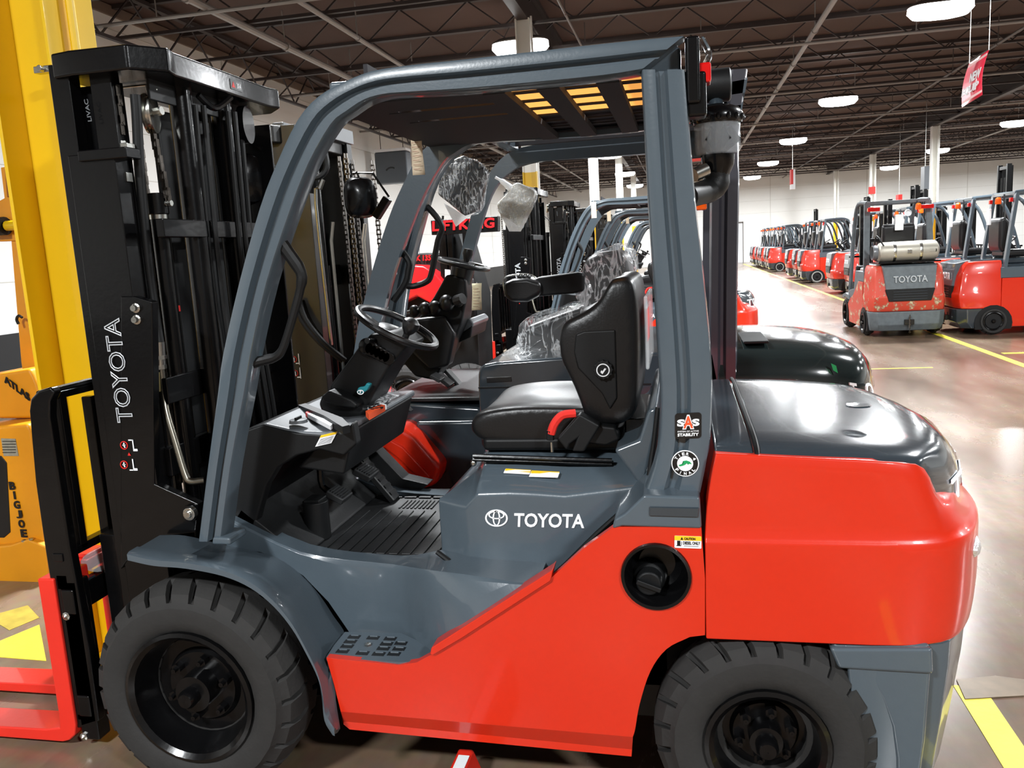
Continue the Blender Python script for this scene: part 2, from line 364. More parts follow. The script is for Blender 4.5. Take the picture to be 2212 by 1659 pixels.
# ---------------- ceiling lamps ----------------
LENS=M('lamp_lens',(255,255,255),.5,0,0,0,emis=14)
ROWN={-1.1:'over the left column row',5.8:'over the aisle',13.4:'right of the aisle',21.:'at the far right'}
def lampmesh():
    e=empty('ceiling_lamp',(0,0,0),'x','lamp')
    n=24; rings=[]
    for z,s in ((5.30,.35),(5.27,.8),(5.22,1.),(5.2,1.)): rings.append([(s*.5*math.copysign(abs(math.cos(2*PI*i/n))**.6,math.cos(2*PI*i/n)),s*.27*math.copysign(abs(math.sin(2*PI*i/n))**.8,math.sin(2*PI*i/n)),z) for i in range(n)])
    B().loft(rings).out('lamp_housing',PD,e)
    rings=[]
    for z,s in ((5.2,.98),(5.12,1.0),(5.04,.85),(5.01,.5),(5.0,.2)): rings.append([(s*.5*math.copysign(abs(math.cos(2*PI*i/n))**.6,math.cos(2*PI*i/n)),s*.27*math.copysign(abs(math.sin(2*PI*i/n))**.8,math.sin(2*PI*i/n)),z) for i in range(n)])
    B().loft(rings).out('lamp_lens',LENS,e)
    B().tube([(-.3,0,5.3),(-.1,0,5.6),(0,0,CEIL)],.008,5).tube([(.3,0,5.3),(.1,0,5.6),(0,0,CEIL)],.008,5).out('hanger_wire',PD,e)
    L=bpy.data.lights.new('lamp_glow','AREA'); L.shape='ELLIPSE'; L.size=.95; L.size_y=.5; L.energy=LAMP_W; L.color=(.95,.98,1.)
    lo=bpy.data.objects.new('lamp_glow',L); COL.objects.link(lo); lo.parent=e; lo.location=(0,0,4.98); return e
lm=lampmesh(); first=True
YR=[-5.2,4.1,13.3,22.3,31.4,40.6,49.8]; ORD=['nearest','second nearest','third nearest','fourth nearest','fifth nearest','farthest']
for X in (-1.1,5.8,13.4,21.):
    for i,Y in enumerate(YR):
        if X==21. and i not in (2,4,6): continue
        if i==0 and X not in (-1.1,5.8): continue
        if X==-1.1 and i==2: Y=12.75
        o=lm if first else copy_tree(lm); first=False
        o.location=(X-.05,Y,0)
        o['label']='white oval ceiling lamp behind the camera, %s'%ROWN[X] if i==0 else '%s white oval ceiling lamp %s'%(ORD[i-1],ROWN[X])
        o['group']='oval ceiling lamps'
# ---------------- the nearest forklift ----------------
YC=.66
FT=empty('forklift',(.9,YC,0),'large orange and slate grey forklift with black seat filling the front of the photo','forklift','orange and grey forklifts left of the aisle')
def mirY(y): return 2*YC-y
def tire(par,cx,y0,R,w,rr,N=26,far=False,bolts=6,rim=True,name='tire',m=None):
    """lugged tyre, axle along Y, outer face at y0, growing to +Y"""
    P=[(.035,rr,0),(.012,rr+.02,0),(0,rr+(R-rr)*.35,0),(.004,rr+(R-rr)*.62,0),(.018,R-.045,.0),(.03,R-.022,.028),(.06,R-.004,.03),(.36*w,R,.022),(.44*w,R,.0),(.56*w,R,0),(.64*w,R,.022)]
    P+=[(w-p[0],p[1],p[2]) for p in P[6::-1]]
    rings=[]
    for k in range(N):
        for f,g in ((0,1),(.17,1),(.22,0),(.97,0)):
            r=[]
            for y,rad,dep in P:
                sl=abs(y-w/2)/w*1.1+(.5 if y>w/2 else 0)
                a=2*PI*(k+f+sl)/N; q=rad-dep*g; r.append((cx+q*math.sin(a),y0+y,R+q*math.cos(a)))
            rings.append(r)
    rings.append(rings[0]); b=B().loft(rings,closed=False,caps=False); b.torus((cx,y0+w/2,R),rr*.9,.03,(0,1,0),24,4)
    t=b.out(name,m or RUB,par,ang=30)
    if rim:
        s=1 if not far else -1; o=(cx,y0 if not far else y0+w,R)
        pr=[(rr+.012,.02),(rr+.014,.004),(rr+.002,-.0),(rr-.012,.012),(rr-.016,.05),(rr*.84,.075),(rr*.8,.10),(rr*.62,.10),(rr*.56,.085),(rr*.3,.085),(rr*.29,.03),(.01,.025)]
        B().lathe([(a,h*s) for a,h in pr],o,(0,1,0),40).out('rim',BLK,t)
        b=B()
        for i in range(bolts):
            a=2*PI*i/bolts+.3; x=cx+rr*.47*math.cos(a); z=R+rr*.47*math.sin(a)
            b=B().lathe([(.016,.09*s),(.016,.06*s),(.008,.06*s),(.008,.045*s),(.001,.045*s)],(x,o[1],z),(0,1,0),6); b.out('lug_nut',BLK,t,smooth=False)
        B().lathe([(.03,.04*s),(.03,.0),(.022,-.012*s),(.001,-.014*s)],o,(0,1,0),16).out('hub_cap',BLK,t)
    return t
tire(FT,.005,0.0,.350,.235,.200,26)
tire(FT,.005,mirY(.235),.350,.235,.200,26,far=True)
tire(FT,1.705,.02,.300,.19,.150,24)
tire(FT,1.705,mirY(.21),.300,.19,.150,24,far=True)
B().box(-.05,.1,.2,1.12,.28,.42).box(.1,1.45,.3,1.02,.2,.62).box(1.45,1.9,.34,.98,.25,.6).box(1.62,1.8,.2,1.12,.26,.36).out('underbody',BLK,FT,bev=.01)
# side panels
U=[(705,1421),(860,1437),(900,1431),(935,1412),(1000,1374),(1100,1312),(1190,1249),(1260,1185),(1325,1138),(1515,1139),(1523,1250),(1523,1372)]+[(v.x,v.y) for v in cr([(1490,1376,0),(1440,1402,0),(1405,1450,0),(1382,1520,0),(1372,1575,0),(1367,1592,0)],4)]+[(736,1537),(722,1480)]
fc=at(1417,1245,Y=.05); FR=.088
hole=[(fc.x+FR*math.cos(2*PI*i/36),fc.z+FR*math.sin(2*PI*i/36)) for i in range(36)]
def sidepanel(far=False):
    y0,y1=(.05,.075) if not far else (mirY(.05),mirY(.075))
    b=B().prism(XZ(U,.05),y0,y1,'y',() if far else [hole])
    lo=XZ([(736,1537),(1367,1592),(1363,1646),(748,1586),(735,1575)],.05); n=5; yy=[0,0,.035,.035,.03]
    s=1 if not far else -1
    b.add([(p[0],y0+s*d,p[1]) for p,d in zip(lo,yy)]+[(p[0],y1,p[1]) for p in lo],[list(range(5)),list(range(5,10))[::-1]]+[(i,(i+1)%5,5+(i+1)%5,5+i) for i in range(5)])
    return b.out('side_panel',RED,FT,bev=.008,seg=3)
sidepanel(); sidepanel(True)
B().prism(XZ([(933,1397),(1190,1232),(1196,1226),(1190,1253),(1000,1376),(935,1414),(930,1410)],.045),.038,.1).out('step_side_trim',RED,FT,bev=.006)
# fuel filler
B().lathe([(FR+.006,.0),(FR+.004,-.008),(FR-.004,-.006),(FR-.012,.02),(FR-.02,.085),(.05,.1),(.001,.1)],(fc.x,.05,fc.z),(0,1,0),40).out('filler_bowl',BLK,FT)
k=at(1402,1258,Y=.09); cap=B().lathe([(.05,.05),(.044,.02),(.036,.012),(.034,-.02),(.03,-.024),(.001,-.022)],(k.x,.1,k.z),(0,1,0),24).out('filler_cap',BLKM,FT,bev=.002)
B().bar((k.x-.032,.068,k.z+.012),(k.x+.032,.068,k.z-.012),.014,.016,(0,1,0)).out('cap_grip',BLKM,cap,bev=.003)
# step tread
zs=at(705,1421,Y=.06).z; pts=[(705,1419),(722,1393),(745,1365),(868,1368),(905,1385),(940,1399),(922,1416),(900,1429),(860,1434)]
hol=[]
for r,row in enumerate([[(765,1376),(806,1378),(843,1380)],[(757,1386),None,(835,1391),(866,1390)],[(750,1396),None,(828,1401),(862,1402)],[(740,1407),(783,1411),(818,1413),(851,1413)]]):
    for q in row:
        if q: c=at(q[0],q[1],Z=zs); hol.append([(c.x-.019,c.y-.011),(c.x+.019,c.y-.011),(c.x+.019,c.y+.011),(c.x-.019,c.y+.011)])
B().prism([(x,max(y,.056)) for x,y in XY(pts,zs)],zs-.012,zs,'z').out('step_tread',GREY,FT,smooth=False)
for h_ in hol:
    B().prism(h_,zs-.004,zs+.0012,'z').out('slot_shade',DECB,FT,smooth=False)  # slot darkness put in as thin black boxes on the tread
    B().box(h_[0][0]+.006,h_[1][0]-.006,h_[2][1]-.006,h_[2][1]-.001,zs,zs+.004).out('slot_tooth',GREY,FT,bev=.001)
B().prism([(x,max(y,.09)) for x,y in XY(pts,zs)],zs-.035,zs-.03,'z').out('slot_shade_plate',DECB,FT,smooth=False)  # black plate added below the tread to darken the slots
c=at(795,1394,Z=zs); B().lathe([(.012,0),(.011,.006),(.004,.007),(.001,.004)],(c.x,c.y,zs),(0,0,1),6).out('step_bolt',STEEL,FT,smooth=False)
# fender
O=[(274,1198),(330,1210),(400,1216),(480,1232),(540,1258),(590,1298),(630,1347),(660,1400),(685,1452),(697,1500),(704,1550),(722,1578)]
I=[(345,1156,.27),(400,1157,.27),(480,1176,.27),(540,1188,.27),(600,1206,.27),(650,1241,.27),(690,1285,.27),(720,1330,.27),(745,1370,.26),(733,1410,.12),(724,1490,.055),(735,1574,.055)]
Op=cr([at(p[0],p[1],Y=.0) for p in O],4); Ip=cr(P3(I),4)
rings=[]
for o,i in zip(Op,Ip):
    o2=o.lerp(i,.06); rings.append([o+Vector((0,0,-.018)),o,o2+Vector((0,0,.006)),o.lerp(i,.3)+Vector((0,0,.006)),o.lerp(i,.33),i,i+Vector((-.01,0,-.014)),o2+Vector((-.008,0,-.016))])
B().loft(rings).out('front_fender',GREY,FT,ang=40,bev=.002)
rings=[[Vector((v.x,mirY(v.y),v.z-.05)) for v in r] for r in rings]; B().loft(rings).out('front_fender',GREY,FT,ang=40)
for q in ((618,1290),(655,1325)):
    c=at(q[0],q[1],Y=.14); B().ball((c.x,c.y,c.z),.008,.008,.006,8,5).out('fender_rivet',GREY,FT)
# inner body wall with the step scoop
cols=[(482,1112,1186,.27,.27),(556,1150,1192,.27,.27),(600,1172,1209,.27,.27),(650,1192,1244,.27,.27),(700,1203,1300,.27,.27),(745,1209,1374,.27,.27),(800,1214,1388,.27,.27),(850,1219,1395,.265,.26),(880,1224,1398,.24,.22),(905,1228,1402,.2,.17),(935,1232,1406,.16,.12),(1000,1240,1372,.12,.07),(1100,1255,1309,.1,.065),(1160,1262,1272,.09,.065)]
for far in (0,1):
    rings=[]
    for x,t,bt,yt,yb in cols:
        T=at(x,t,Y=yt); Bm=at(x,bt,Y=yb); Bm.x=T.x
        r=[T,T.lerp(Bm,.08)+Vector((0,-.006,0)),T.lerp(Bm,.5)+Vector((0,-.004,0)),Bm,Vector((Bm.x,.34,Bm.z)),Vector((T.x,.34,T.z))]
        rings.append([Vector((v.x,mirY(v.y),v.z)) for v in r] if far else r)
    B().loft(rings).out('body_sill',GREY,FT,ang=45,bev=.006 if not far else 0)
# floor
zf=at(900,1220,Y=.28).z
fp=XY([(553,1149),(600,1171),(650,1190),(700,1199),(800,1208),(900,1218),(972,1222)],zf)
fx1=at(972,1222,Z=zf).x
B().prism([(fp[0][0],fp[0][1])]+fp[1:]+[(fx1+.02,.3),(fx1+.02,1.1),(-.06,1.1),(-.06,fp[0][1])],zf-.02,zf,'z').out('floor_mat',MATM,FT,bev=.004)
B().box(-.1,1.0,.335,1.06,zf-.12,zf-.022).out('floor_plate',BLK,FT,smooth=False)
b=B(); x=.20
while x<fx1-.03:
    b.prism([(x,.36),(x+.03,.36),(x+.03,.80),(x,.80)],zf,zf+.005,'z'); x+=.044
for i in range(9): b.box(.42+i*.016,.428+i*.016,.83,.93,zf,zf+.005)
for i in range(8): b.box(.16+i*.06,.21+i*.06,.96,1.03,zf,zf+.006)
b.box(.06,.16,.4,.47,zf,zf+.01).box(.02,.14,.55,.62,zf,zf+.012)
b.out('mat_rib',MATM,FT,bev=.002,kind='stuff')
q=at(520,1098,Y=.3); B().prism([(q.x,q.z),(at(640,1080,Y=.3).x,zf+.01),(at(640,1080,Y=.3).x,zf),(-.05,zf)],.3,1.1).out('toe_board',MATM,FT,bev=.006)
g=B()
# cowl
ck=[(490,1112),(500,1010),(513,935),(568,916),(640,934),(700,939),(742,933),(762,912),(770,960),(742,985),(690,972),(640,985),(600,1010),(575,1050),(560,1100),(549,1145)]
B().prism(XZ(ck,.3),.3,.345).out('cowl_cheek',BLKM,FT,bev=.008,seg=3)
B().prism(XZ([p for p in ck if p not in ((742,933),(762,912),(770,960))]+[],.3),mirY(.345),mirY(.3)).out('cowl_cheek',BLKM,FT,bev=.008)
B().prism(XZ([(775,955),(800,962),(870,1034),(925,1047),(905,1062),(780,1062)],1.03),1.03,1.11).out('mat_side_ramp',MATM,FT,bev=.004)
xa=at(513,935,Y=.3); xb=at(568,914,Y=.3); xc=at(742,931,Y=.3); xd=at(490,1112,Y=.3); xm=at(690,936,Y=.3)
B().prism([(xd.x,xd.z-.1),(xa.x,xa.z),(xb.x,xb.z-.004),(xb.x+.02,xb.z-.03),(xa.x+.03,xa.z-.02),(xd.x+.03,xd.z-.1)],.345,mirY(.345)).out('cowl_front',BLKM,FT,bev=.004)
tl=[(xb.x-.004,xb.z),(at(640,931,Y=.3).x,at(640,931,Y=.3).z),(xm.x,xm.z+.004),(xc.x,xc.z+.004),(xc.x,xc.z-.02),(xm.x,xm.z-.02),(xb.x,xb.z-.03)]
B().prism(tl,.302,mirY(.302)).out('instrument_deck',PLG,FT,bev=.01,seg=3)
B().prism([(xm.x,xm.z-.01),(xc.x+.01,xc.z-.01),(xc.x-.04,xc.z-.16),(xm.x-.12,xm.z-.13)],.36,mirY(.36)).out('knee_panel',BLKM,FT,bev=.01)
B().box(xd.x+.04,xd.x+.07,.345,mirY(.345),zf-.02,xm.z-.05).out('firewall',BLK,FT,smooth=False)
def onDeck(px,py): return at(px,py,Z=(xb.z+xm.z)/2+.006)
def decal_deck(nm,pts,mat,h=.002,zz=None):
    z=(xb.z+xm.z)/2+.012; b=B().prism([(at(p[0],p[1],Z=z).x,at(p[0],p[1],Z=z).y) for p in pts],z-.012,z+h,'z'); return b.out(nm,mat,FT,smooth=False)
decal_deck('warning_decal',[(664,895),(683,887),(731,905),(714,921)],WHITE)
decal_deck('decal_edge',[(660,892),(664,895),(683,887),(679,884)],DECR,.003)
q=onDeck(645,914); B().lathe([(.03,0),(.028,.01),(.012,.012),(.001,.012)],(q.x,q.y,q.z+.002),(0,0,1),20).out('key_switch',PLG,FT)
B().box(q.x-.004,q.x+.004,q.y-.02,q.y+.02,q.z+.01,q.z+.022).out('key_slot',BLKM,FT,bev=.002)
decal_deck('deck_ridge',[(645,882),(660,878),(740,910),(756,926),(740,930),(700,905)],BLKM,.012)
decal_deck('display_keypad',[(789,876),(812,868),(835,876),(800,892)],WHITE,.004)
decal_deck('orange_label',[(790,893),(822,878),(832,880),(797,900)],DECO,.008)
b=B()
for i in range(3):
    for j in range(3): q=at(797+i*9+j*4,877+j*4-i*2,Z=(xb.z+xm.z)/2+.018); b.box(q.x-.006,q.x+.006,q.y-.006,q.y+.006,q.z-.002,q.z+.003)
b.out('keypad_button',DECB,FT,smooth=False,kind='stuff')
fr=qf((681,965),(719,958),(694,940),.298); fr=frame(at(681,965,Y=.297),at(716,957,Y=.297)-at(681,965,Y=.297),at(694,940,Y=.297)-at(681,965,Y=.297),(0,-1,0))
p=plate('warning_sticker',fr,WHITE,FT); plate('sticker_band',fr,DECY,p,y0=.78,z0=.4,z1=1.2)
b=B()
for i in range(6): b.box(.1,.9,.1+i*.1,.13+i*.1,.4,1.)
b.xf(fr).out('sticker_print',BLKM,p,smooth=False,kind='stuff')
qa=[at(x,y,Z=xm.z+.03) for x,y in ((800,838),(830,828),(877,856),(850,866),(815,885),(790,862))]
B().add([tuple(p+Vector((0,0,.012*(i%2)))) for i,p in enumerate(qa)]+[tuple(sum(qa,Vector())/6+Vector((0,0,.03)))],[(i,(i+1)%6,6) for i in range(6)]).out('plastic_film',CL2F,FT,sub=2,solid=.001)
# pedals
def pedal(px,py,Y,w,h,tilt,name,arm):
    c=at(px,py,Y=Y); a=R_(tilt); u=Vector((math.sin(a),0,-math.cos(a)))   # down along pad
    Mx=Matrix.Translation(c)@Matrix.Rotation(a,4,'Y')
    b=B().box(-.012,.012,-w/2,w/2,-h/2,h/2).xf(Mx); t=b.out(name,MATM,FT,bev=.005)
    g=B()
    for i in range(6): z=-h/2+h*(i+.7)/7; g.box(.012,.017,-w*.4,w*.4,z,z+h*.06)
    g.xf(Mx).out('pedal_rib',BLKM,t,smooth=False,kind='stuff')
    B().tube([c,c+Vector((-.06,0,.03)),arm],.012,8,3).out('pedal_arm',BLK,t)
pedal(732,1068,.58,.09,.07,-62,'inching_pedal',at(690,1000,Y=.58))
pedal(790,1020,.76,.10,.07,-62,'brake_pedal',at(740,960,Y=.76))
pedal(812,1030,.93,.07,.24,-38,'accelerator_pedal',at(760,985,Y=.95))
c=at(680,1075,Y=.5); B().box(c.x-.03,c.x+.03,.47,.54,c.z-.012,c.z).tube([(c.x,.5,c.z-.01),(c.x,.5,zf)],.045,12).out('pedal_post',BLKM,FT,bev=.004)
# steering column
SY=.56
sc=[(712,850),(712,833),(740,795),(782,738),(800,722),(845,716),(884,745),(868,762),(838,800),(808,850),(790,885),(760,900),(720,880)]
B().prism(XZ(sc,SY),SY,SY+.19).out('column_cover',BLKM,FT,bev=.012,seg=3)
B().prism(XZ([(690,872),(697,852),(725,845),(775,875),(800,880),(775,912),(740,925),(700,900)],SY-.02),SY-.03,SY+.22).out('column_boot',BLKM,FT,bev=.012,seg=3)
B().prism(XZ([(697,856),(712,842),(762,862),(775,874),(770,882),(730,878),(700,866)],SY-.05),SY-.06,SY+.02).out('tilt_lever',BLKM,FT,bev=.008)
b=B(); c=at(795,748,Y=SY)
d=(at(838,775,Y=SY-.02)-c); n=6
for i in range(n): q=c+d*(i/(n-1)); b.lathe([(.03-.002*i,0),(.03-.002*i,-.012),(.022,-.016)],(q.x,SY,q.z),(0,1,0),16)
b.out('switch_bezel',BLK,FT,bev=.002)
c=at(782,845,Y=SY-.03); b=B().prism(XZ([(771,847),(776,836),(789,834),(794,826),(803,829),(796,842),(784,850)],SY-.03),SY-.04,SY-.02); tt=b.out('parking_tag',TEAL,FT,bev=.004)
fr=frame((c.x-.012,SY-.043,c.z-.013),(.024,0,0),(0,0,.024)); ring2(B(),.5,.5,.5,.35,.12).xf(fr).out('tag_ring',WHITE,tt,smooth=False); text('tag_letter','P',fr,WHITE,tt,x0=.38,x1=.62,y0=.25,y1=.72)
A=at(773,662,Y=.66); Bp=at(943,752,Y=.66); mid=(A+Bp)/2; dv=(Bp-A); Rw=dv.length/2; nn=dv.cross(Vector((0,1,0))).normalized()
if nn.z<0: nn=-nn
sw=B().torus(mid,Rw-.012,.0125,nn,40,10).out('steering_wheel',VINYL,FT)
b=B().lathe([(.07,-.012),(.075,.004),(.06,.018),(.03,.026),(.001,.028)],mid-nn*.03,nn,28)
b.out('wheel_hub',VINYL,sw)
b=B()
for a in (80,200,320):
    u=dv.normalized()*math.cos(R_(a))+Vector((0,1,0))*math.sin(R_(a)); B().bar(mid-nn*.022+u*.05,mid+u*(Rw-.012),.035,.012,nn).out('wheel_spoke',VINYL,sw,bev=.004)
kp=mid+dv.normalized()*Rw*.42+Vector((0,-1,0))*Rw*.62
B().lathe([(.012,-.0),(.012,.02),(.022,.032),(.03,.05),(.028,.066),(.016,.076),(.001,.078)],kp,nn,16).out('spinner_knob',VINYL,sw)
B().lathe([(.05,-.09),(.055,-.03),(.045,-.015)],mid,nn,20).out('column_neck',BLKM,sw)
for sy,l in ((-1,.0),(1,.0)):
    q=mid-nn*.05; B().tube([q+Vector((0,sy*.04,0)),q+Vector((-.02,sy*.1,.01)),q+Vector((-.03,sy*.15,.015))],[.006,.007,.01],8,2).out('column_stalk',BLK,FT)
# engine hood (seat deck)
secs=[[(950,1196,.34),(945,1080,.34),(949,1070,.37)],[(1003,1228,.262),(1006,1095,.262),(985,1022,.40)],[(1030,1233,.25),(1030,1068,.25),(1030,968,.44)],[(1100,1243,.25),(1100,1066,.25),(1100,968,.44)],[(1155,1248,.25),(1155,1068,.25),(1155,970,.44)],[(1190,1240,.25),(1220,1072,.25),(1220,975,.44)],[(1384,1066,.25),(1388,1052,.25),(1350,975,.42)]]
rings=[]
for s in secs:
    a,b_,c_=P3(s); a.x=b_.x if abs(a.x-b_.x)<.06 else a.x; c_.x=b_.x+ (.03 if s is secs[0] else .0)
    rings.append([a,b_,b_.lerp(c_,.12)+Vector((0,0,.006)),c_]+[Vector((v.x,mirY(v.y),v.z)) for v in (c_,b_.lerp(c_,.12)+Vector((0,0,.006)),b_,a)])
hd=B().loft(rings).out('engine_hood',GREY,FT,bev=.014,seg=4,ang=40)
B().prism(XZ([(1325,972),(1386,1056),(1402,1005),(1418,930),(1420,878),(1400,885),(1380,950)],.27),.27,mirY(.27)).out('hood_rear_cowl',GREY,FT,bev=.012,seg=3)
B().tube(P3([(944,1192,.25),(975,1215,.24),(1008,1234,.24),(1080,1246,.238),(1150,1254,.238),(1195,1243,.238),(1290,1152,.238),(1388,1060,.238),(1408,990,.25),(1422,880,.26)]),.008,8,3).out('rubber_seal',BLKM,FT)
fr=qf((1110,1138),(1262,1141),(1111,1108),.2485)
text('lettering','TOYOTA',fr,WHITE,hd,bold=.022)
fr=qf((1048,1137),(1097,1138),(1048,1100),.2485)
b=ring2(B(),.5,.5,.5,.5,.075); ring2(b,.5,.5,.17,.45,.065); ring2(b,.5,.68,.36,.24,.065); b.xf(fr).out('oval_emblem',WHITE,hd,smooth=False)
c=at(1090,1020,Z=rings[3][3].z+.004)
def topdec(nm,pts,mat,z,h=.003): 
    V=[]
    for px,py in pts:
        # place on the sloped shoulder of the hood
        lo,hi=rings[3][2],rings[3][3]; best=None
        for i in range(41):
            t=i/40; y=lo.y+(hi.y-lo.y)*t; q=at(px,py,Y=y); zz=lo.z+(hi.z-lo.z)*t
            if best is None or abs(q.z-zz)<best[0]: best=(abs(q.z-zz),q)
        V.append(best[1]+Vector((0,-.002,.004)))
    b=B().add(V,[list(range(len(V)))]); return b.out(nm,mat,hd,smooth=False,solid=.002)
topdec('caution_sticker',[(1088,1024),(1144,1027),(1147,1019),(1092,1016)],WHITE,0)
topdec('caution_sticker',[(1143,1032),(1205,1034),(1209,1024),(1148,1021)],WHITE,0)
topdec('sticker_band',[(1091,1020),(1146,1023),(1148,1018),(1093,1015)],DECY,0); topdec('sticker_band',[(1147,1025),(1207,1027),(1209,1022),(1149,1019)],DECY,0)
# seat
zt=at(1050,968,Y=.44).z
B().prism([(at(1050,975,Y=.42).x,.40),(at(1360,975,Y=.42).x,.40),(at(1370,975,Y=.42).x,.46),(at(1370,975,Y=.42).x,.88),(at(1050,975,Y=.42).x,.92),(at(1035,975,Y=.42).x,.88),(at(1035,975,Y=.42).x,.46)],zt,zt+.04,'z').out('seat_base',BLKM,FT,bev=.012,seg=3)
b=B()
for dy,z in ((.355,.0),(.375,-.014),(.345,-.024)):
    q0=at(1022,992+z*300,Y=dy+.0); q1=at(1322,1002+z*300,Y=dy); b.tube([q0,q1],.007,8)
b.out('seat_slide_bar',BLK,FT)
q=at(1023,1000,Y=.36); B().ball((q.x,q.y,q.z),.01,.01,.012).out('slide_end_cap',STEEL,FT)
def srings(prof,ys,par_centre=None):
    pts=[Vector((x,0,z)) for x,z in prof]; c=sum(pts,Vector())/len(pts); out=[]
    for y,sc,fn in ys:
        out.append([Vector((0,y,0))+ (c+(fn(p,c) if fn else (p-c)*sc)) for p in pts])
    return out
idn=None
cu=cr([(x,0,z) for x,z in XZ([(1010,926),(1015,906),(1040,890),(1105,880),(1180,878),(1262,880),(1300,884),(1302,915),(1300,950),(1250,962),(1170,966),(1095,964),(1040,958),(1016,942)],.40)],2,True); cu=[(v.x,v.z) for v in cu]
def dip(k): return lambda p,c: Vector(((p.x-c.x)*.98,0,(p.z-c.z)*(1-k if p.z>c.z else 1)))
ys=[(.405,.72,None),(.41,.9,None),(.43,1,None),(.48,1,dip(0)),(.53,1,dip(.12)),(.58,1,dip(.22)),(.66,1,dip(.24)),(.74,1,dip(.22)),(.79,1,dip(.12)),(.84,1,dip(0)),(.89,1,None),(.91,.9,None),(.915,.72,None)]
B().loft(srings(cu,ys)).out('seat_cushion',VINYL,FT,sub=1,ang=80)
bk=[(1336,600),(1318,606),(1295,648),(1262,674),(1225,692),(1210,712),(1208,765),(1224,806),(1240,838),(1256,880),(1272,915),(1330,922),(1370,900),(1380,850),(1382,725),(1378,645),(1369,607),(1352,598)]
bkx=cr([(x,0,z) for x,z in XZ(bk,.40)],2,True); bkx=[(v.x,v.z) for v in bkx]
xr=max(p[0] for p in bkx)
def hol_(k): return lambda p,c: Vector(((p.x-c.x)+ (xr-.05-p.x)*k*(1 if p.x<xr-.06 else 0),0,(p.z-c.z)))
ys=[(.385,.8,None),(.392,.95,None),(.41,1,None),(.46,1,None),(.50,1,hol_(.1)),(.54,1,hol_(.35)),(.60,1,hol_(.5)),(.66,1,hol_(.52)),(.72,1,hol_(.5)),(.78,1,hol_(.35)),(.82,1,hol_(.1)),(.86,1,None),(.91,1,None),(.928,.95,None),(.935,.8,None)]
bck=B().loft(srings(bkx,ys)).out('seat_backrest',VINYL,FT,sub=1,ang=80)
B().prism(XZ([(1244,722),(1262,715),(1330,712),(1334,860),(1318,885),(1300,850),(1248,795),(1240,760)],.385),.381,.40).out('side_shell',BLKM,bck,bev=.006,seg=3)
c=at(1303,799,Y=.37)
kn=B().add([(c.x+(.027 if i%3 else .031)*math.cos(2*PI*i/36),y,c.z+(.027 if i%3 else .031)*math.sin(2*PI*i/36)) for y in (.365,.385) for i in range(36)],[list(range(36)),list(range(36,72))[::-1]]+[(i,(i+1)%36,36+(i+1)%36,36+i) for i in range(36)]).out('lumbar_knob',BLKM,bck,bev=.002)
fr=frame((c.x-.02,.364,c.z-.02),(.04,0,0),(0,0,.04),(0,-1,0),.001); ring2(B(),.5,.5,.5,.5,.08).xf(fr).out('knob_ring',WHITE,bck,smooth=False)
B().add([(.3,.35,.5),(.45,.2,.5),(.75,.6,.5),(.62,.65,.5),(.46,.42,.5),(.38,.5,.5)],[(0,1,2,3,4,5)]).xf(fr).out('knob_mark',WHITE,bck,smooth=False,solid=.001)
# buckle, strap, bracket, document pouch
B().prism(XZ([(1252,912),(1330,922),(1340,948),(1310,962),(1255,955)],.37),.36,.42).out('belt_bracket',BLKM,FT,bev=.008)
B().prism(XZ([(1204,946),(1252,893),(1297,918),(1262,975),(1236,974),(1246,948),(1232,958),(1225,972)],.345),.335,.385).out('belt_retractor',BLKM,FT,bev=.008,seg=3)
B().tube(P3([(1243,893,.36),(1215,897,.35),(1198,915,.345),(1190,937,.345)]),.013,8,4).out('seat_belt',M('red_webbing',(214,40,30),.8,0,0,.1,100),FT)
B().tube(P3([(1189,930,.345),(1189,950,.345)]),.012,8).out('belt_tongue',BLKM,FT); B().tube(P3([(1192,955,.345),(1193,976,.345)]),.005,6).out('belt_pin',STEEL,FT)
q=at(1372,660,Y=.6); 
CL2=M('thin_clear_film',(240,244,246),.12,0,.5,.05,30,.4,18,trans=.0,alpha=.32)
b=B(); n=10
for i in range(n):
    pass
xq=xr+.012
B().box(xq,xq+.012,.44,.88,at(1375,800,Y=.44).z,at(1375,640,Y=.44).z).out('document_pouch',CL2,FT,bev=.006)
B().box(xq+.002,xq+.008,.5,.82,at(1375,790,Y=.44).z,at(1375,670,Y=.44).z).out('manual_booklet',M('booklet_cover',(150,150,152),.4,0,.3,.2,14),FT,smooth=False)
B().box(xq+.006,xq+.0095,.47,.60,at(1375,740,Y=.44).z,at(1375,672,Y=.44).z).out('red_booklet_stripe',DECR,FT,smooth=False)
B().box(xq-.07,xq+.01,.45,.87,at(1375,905,Y=.44).z-.06,at(1375,905,Y=.44).z).out('seat_bracket',BLK,FT,bev=.006)
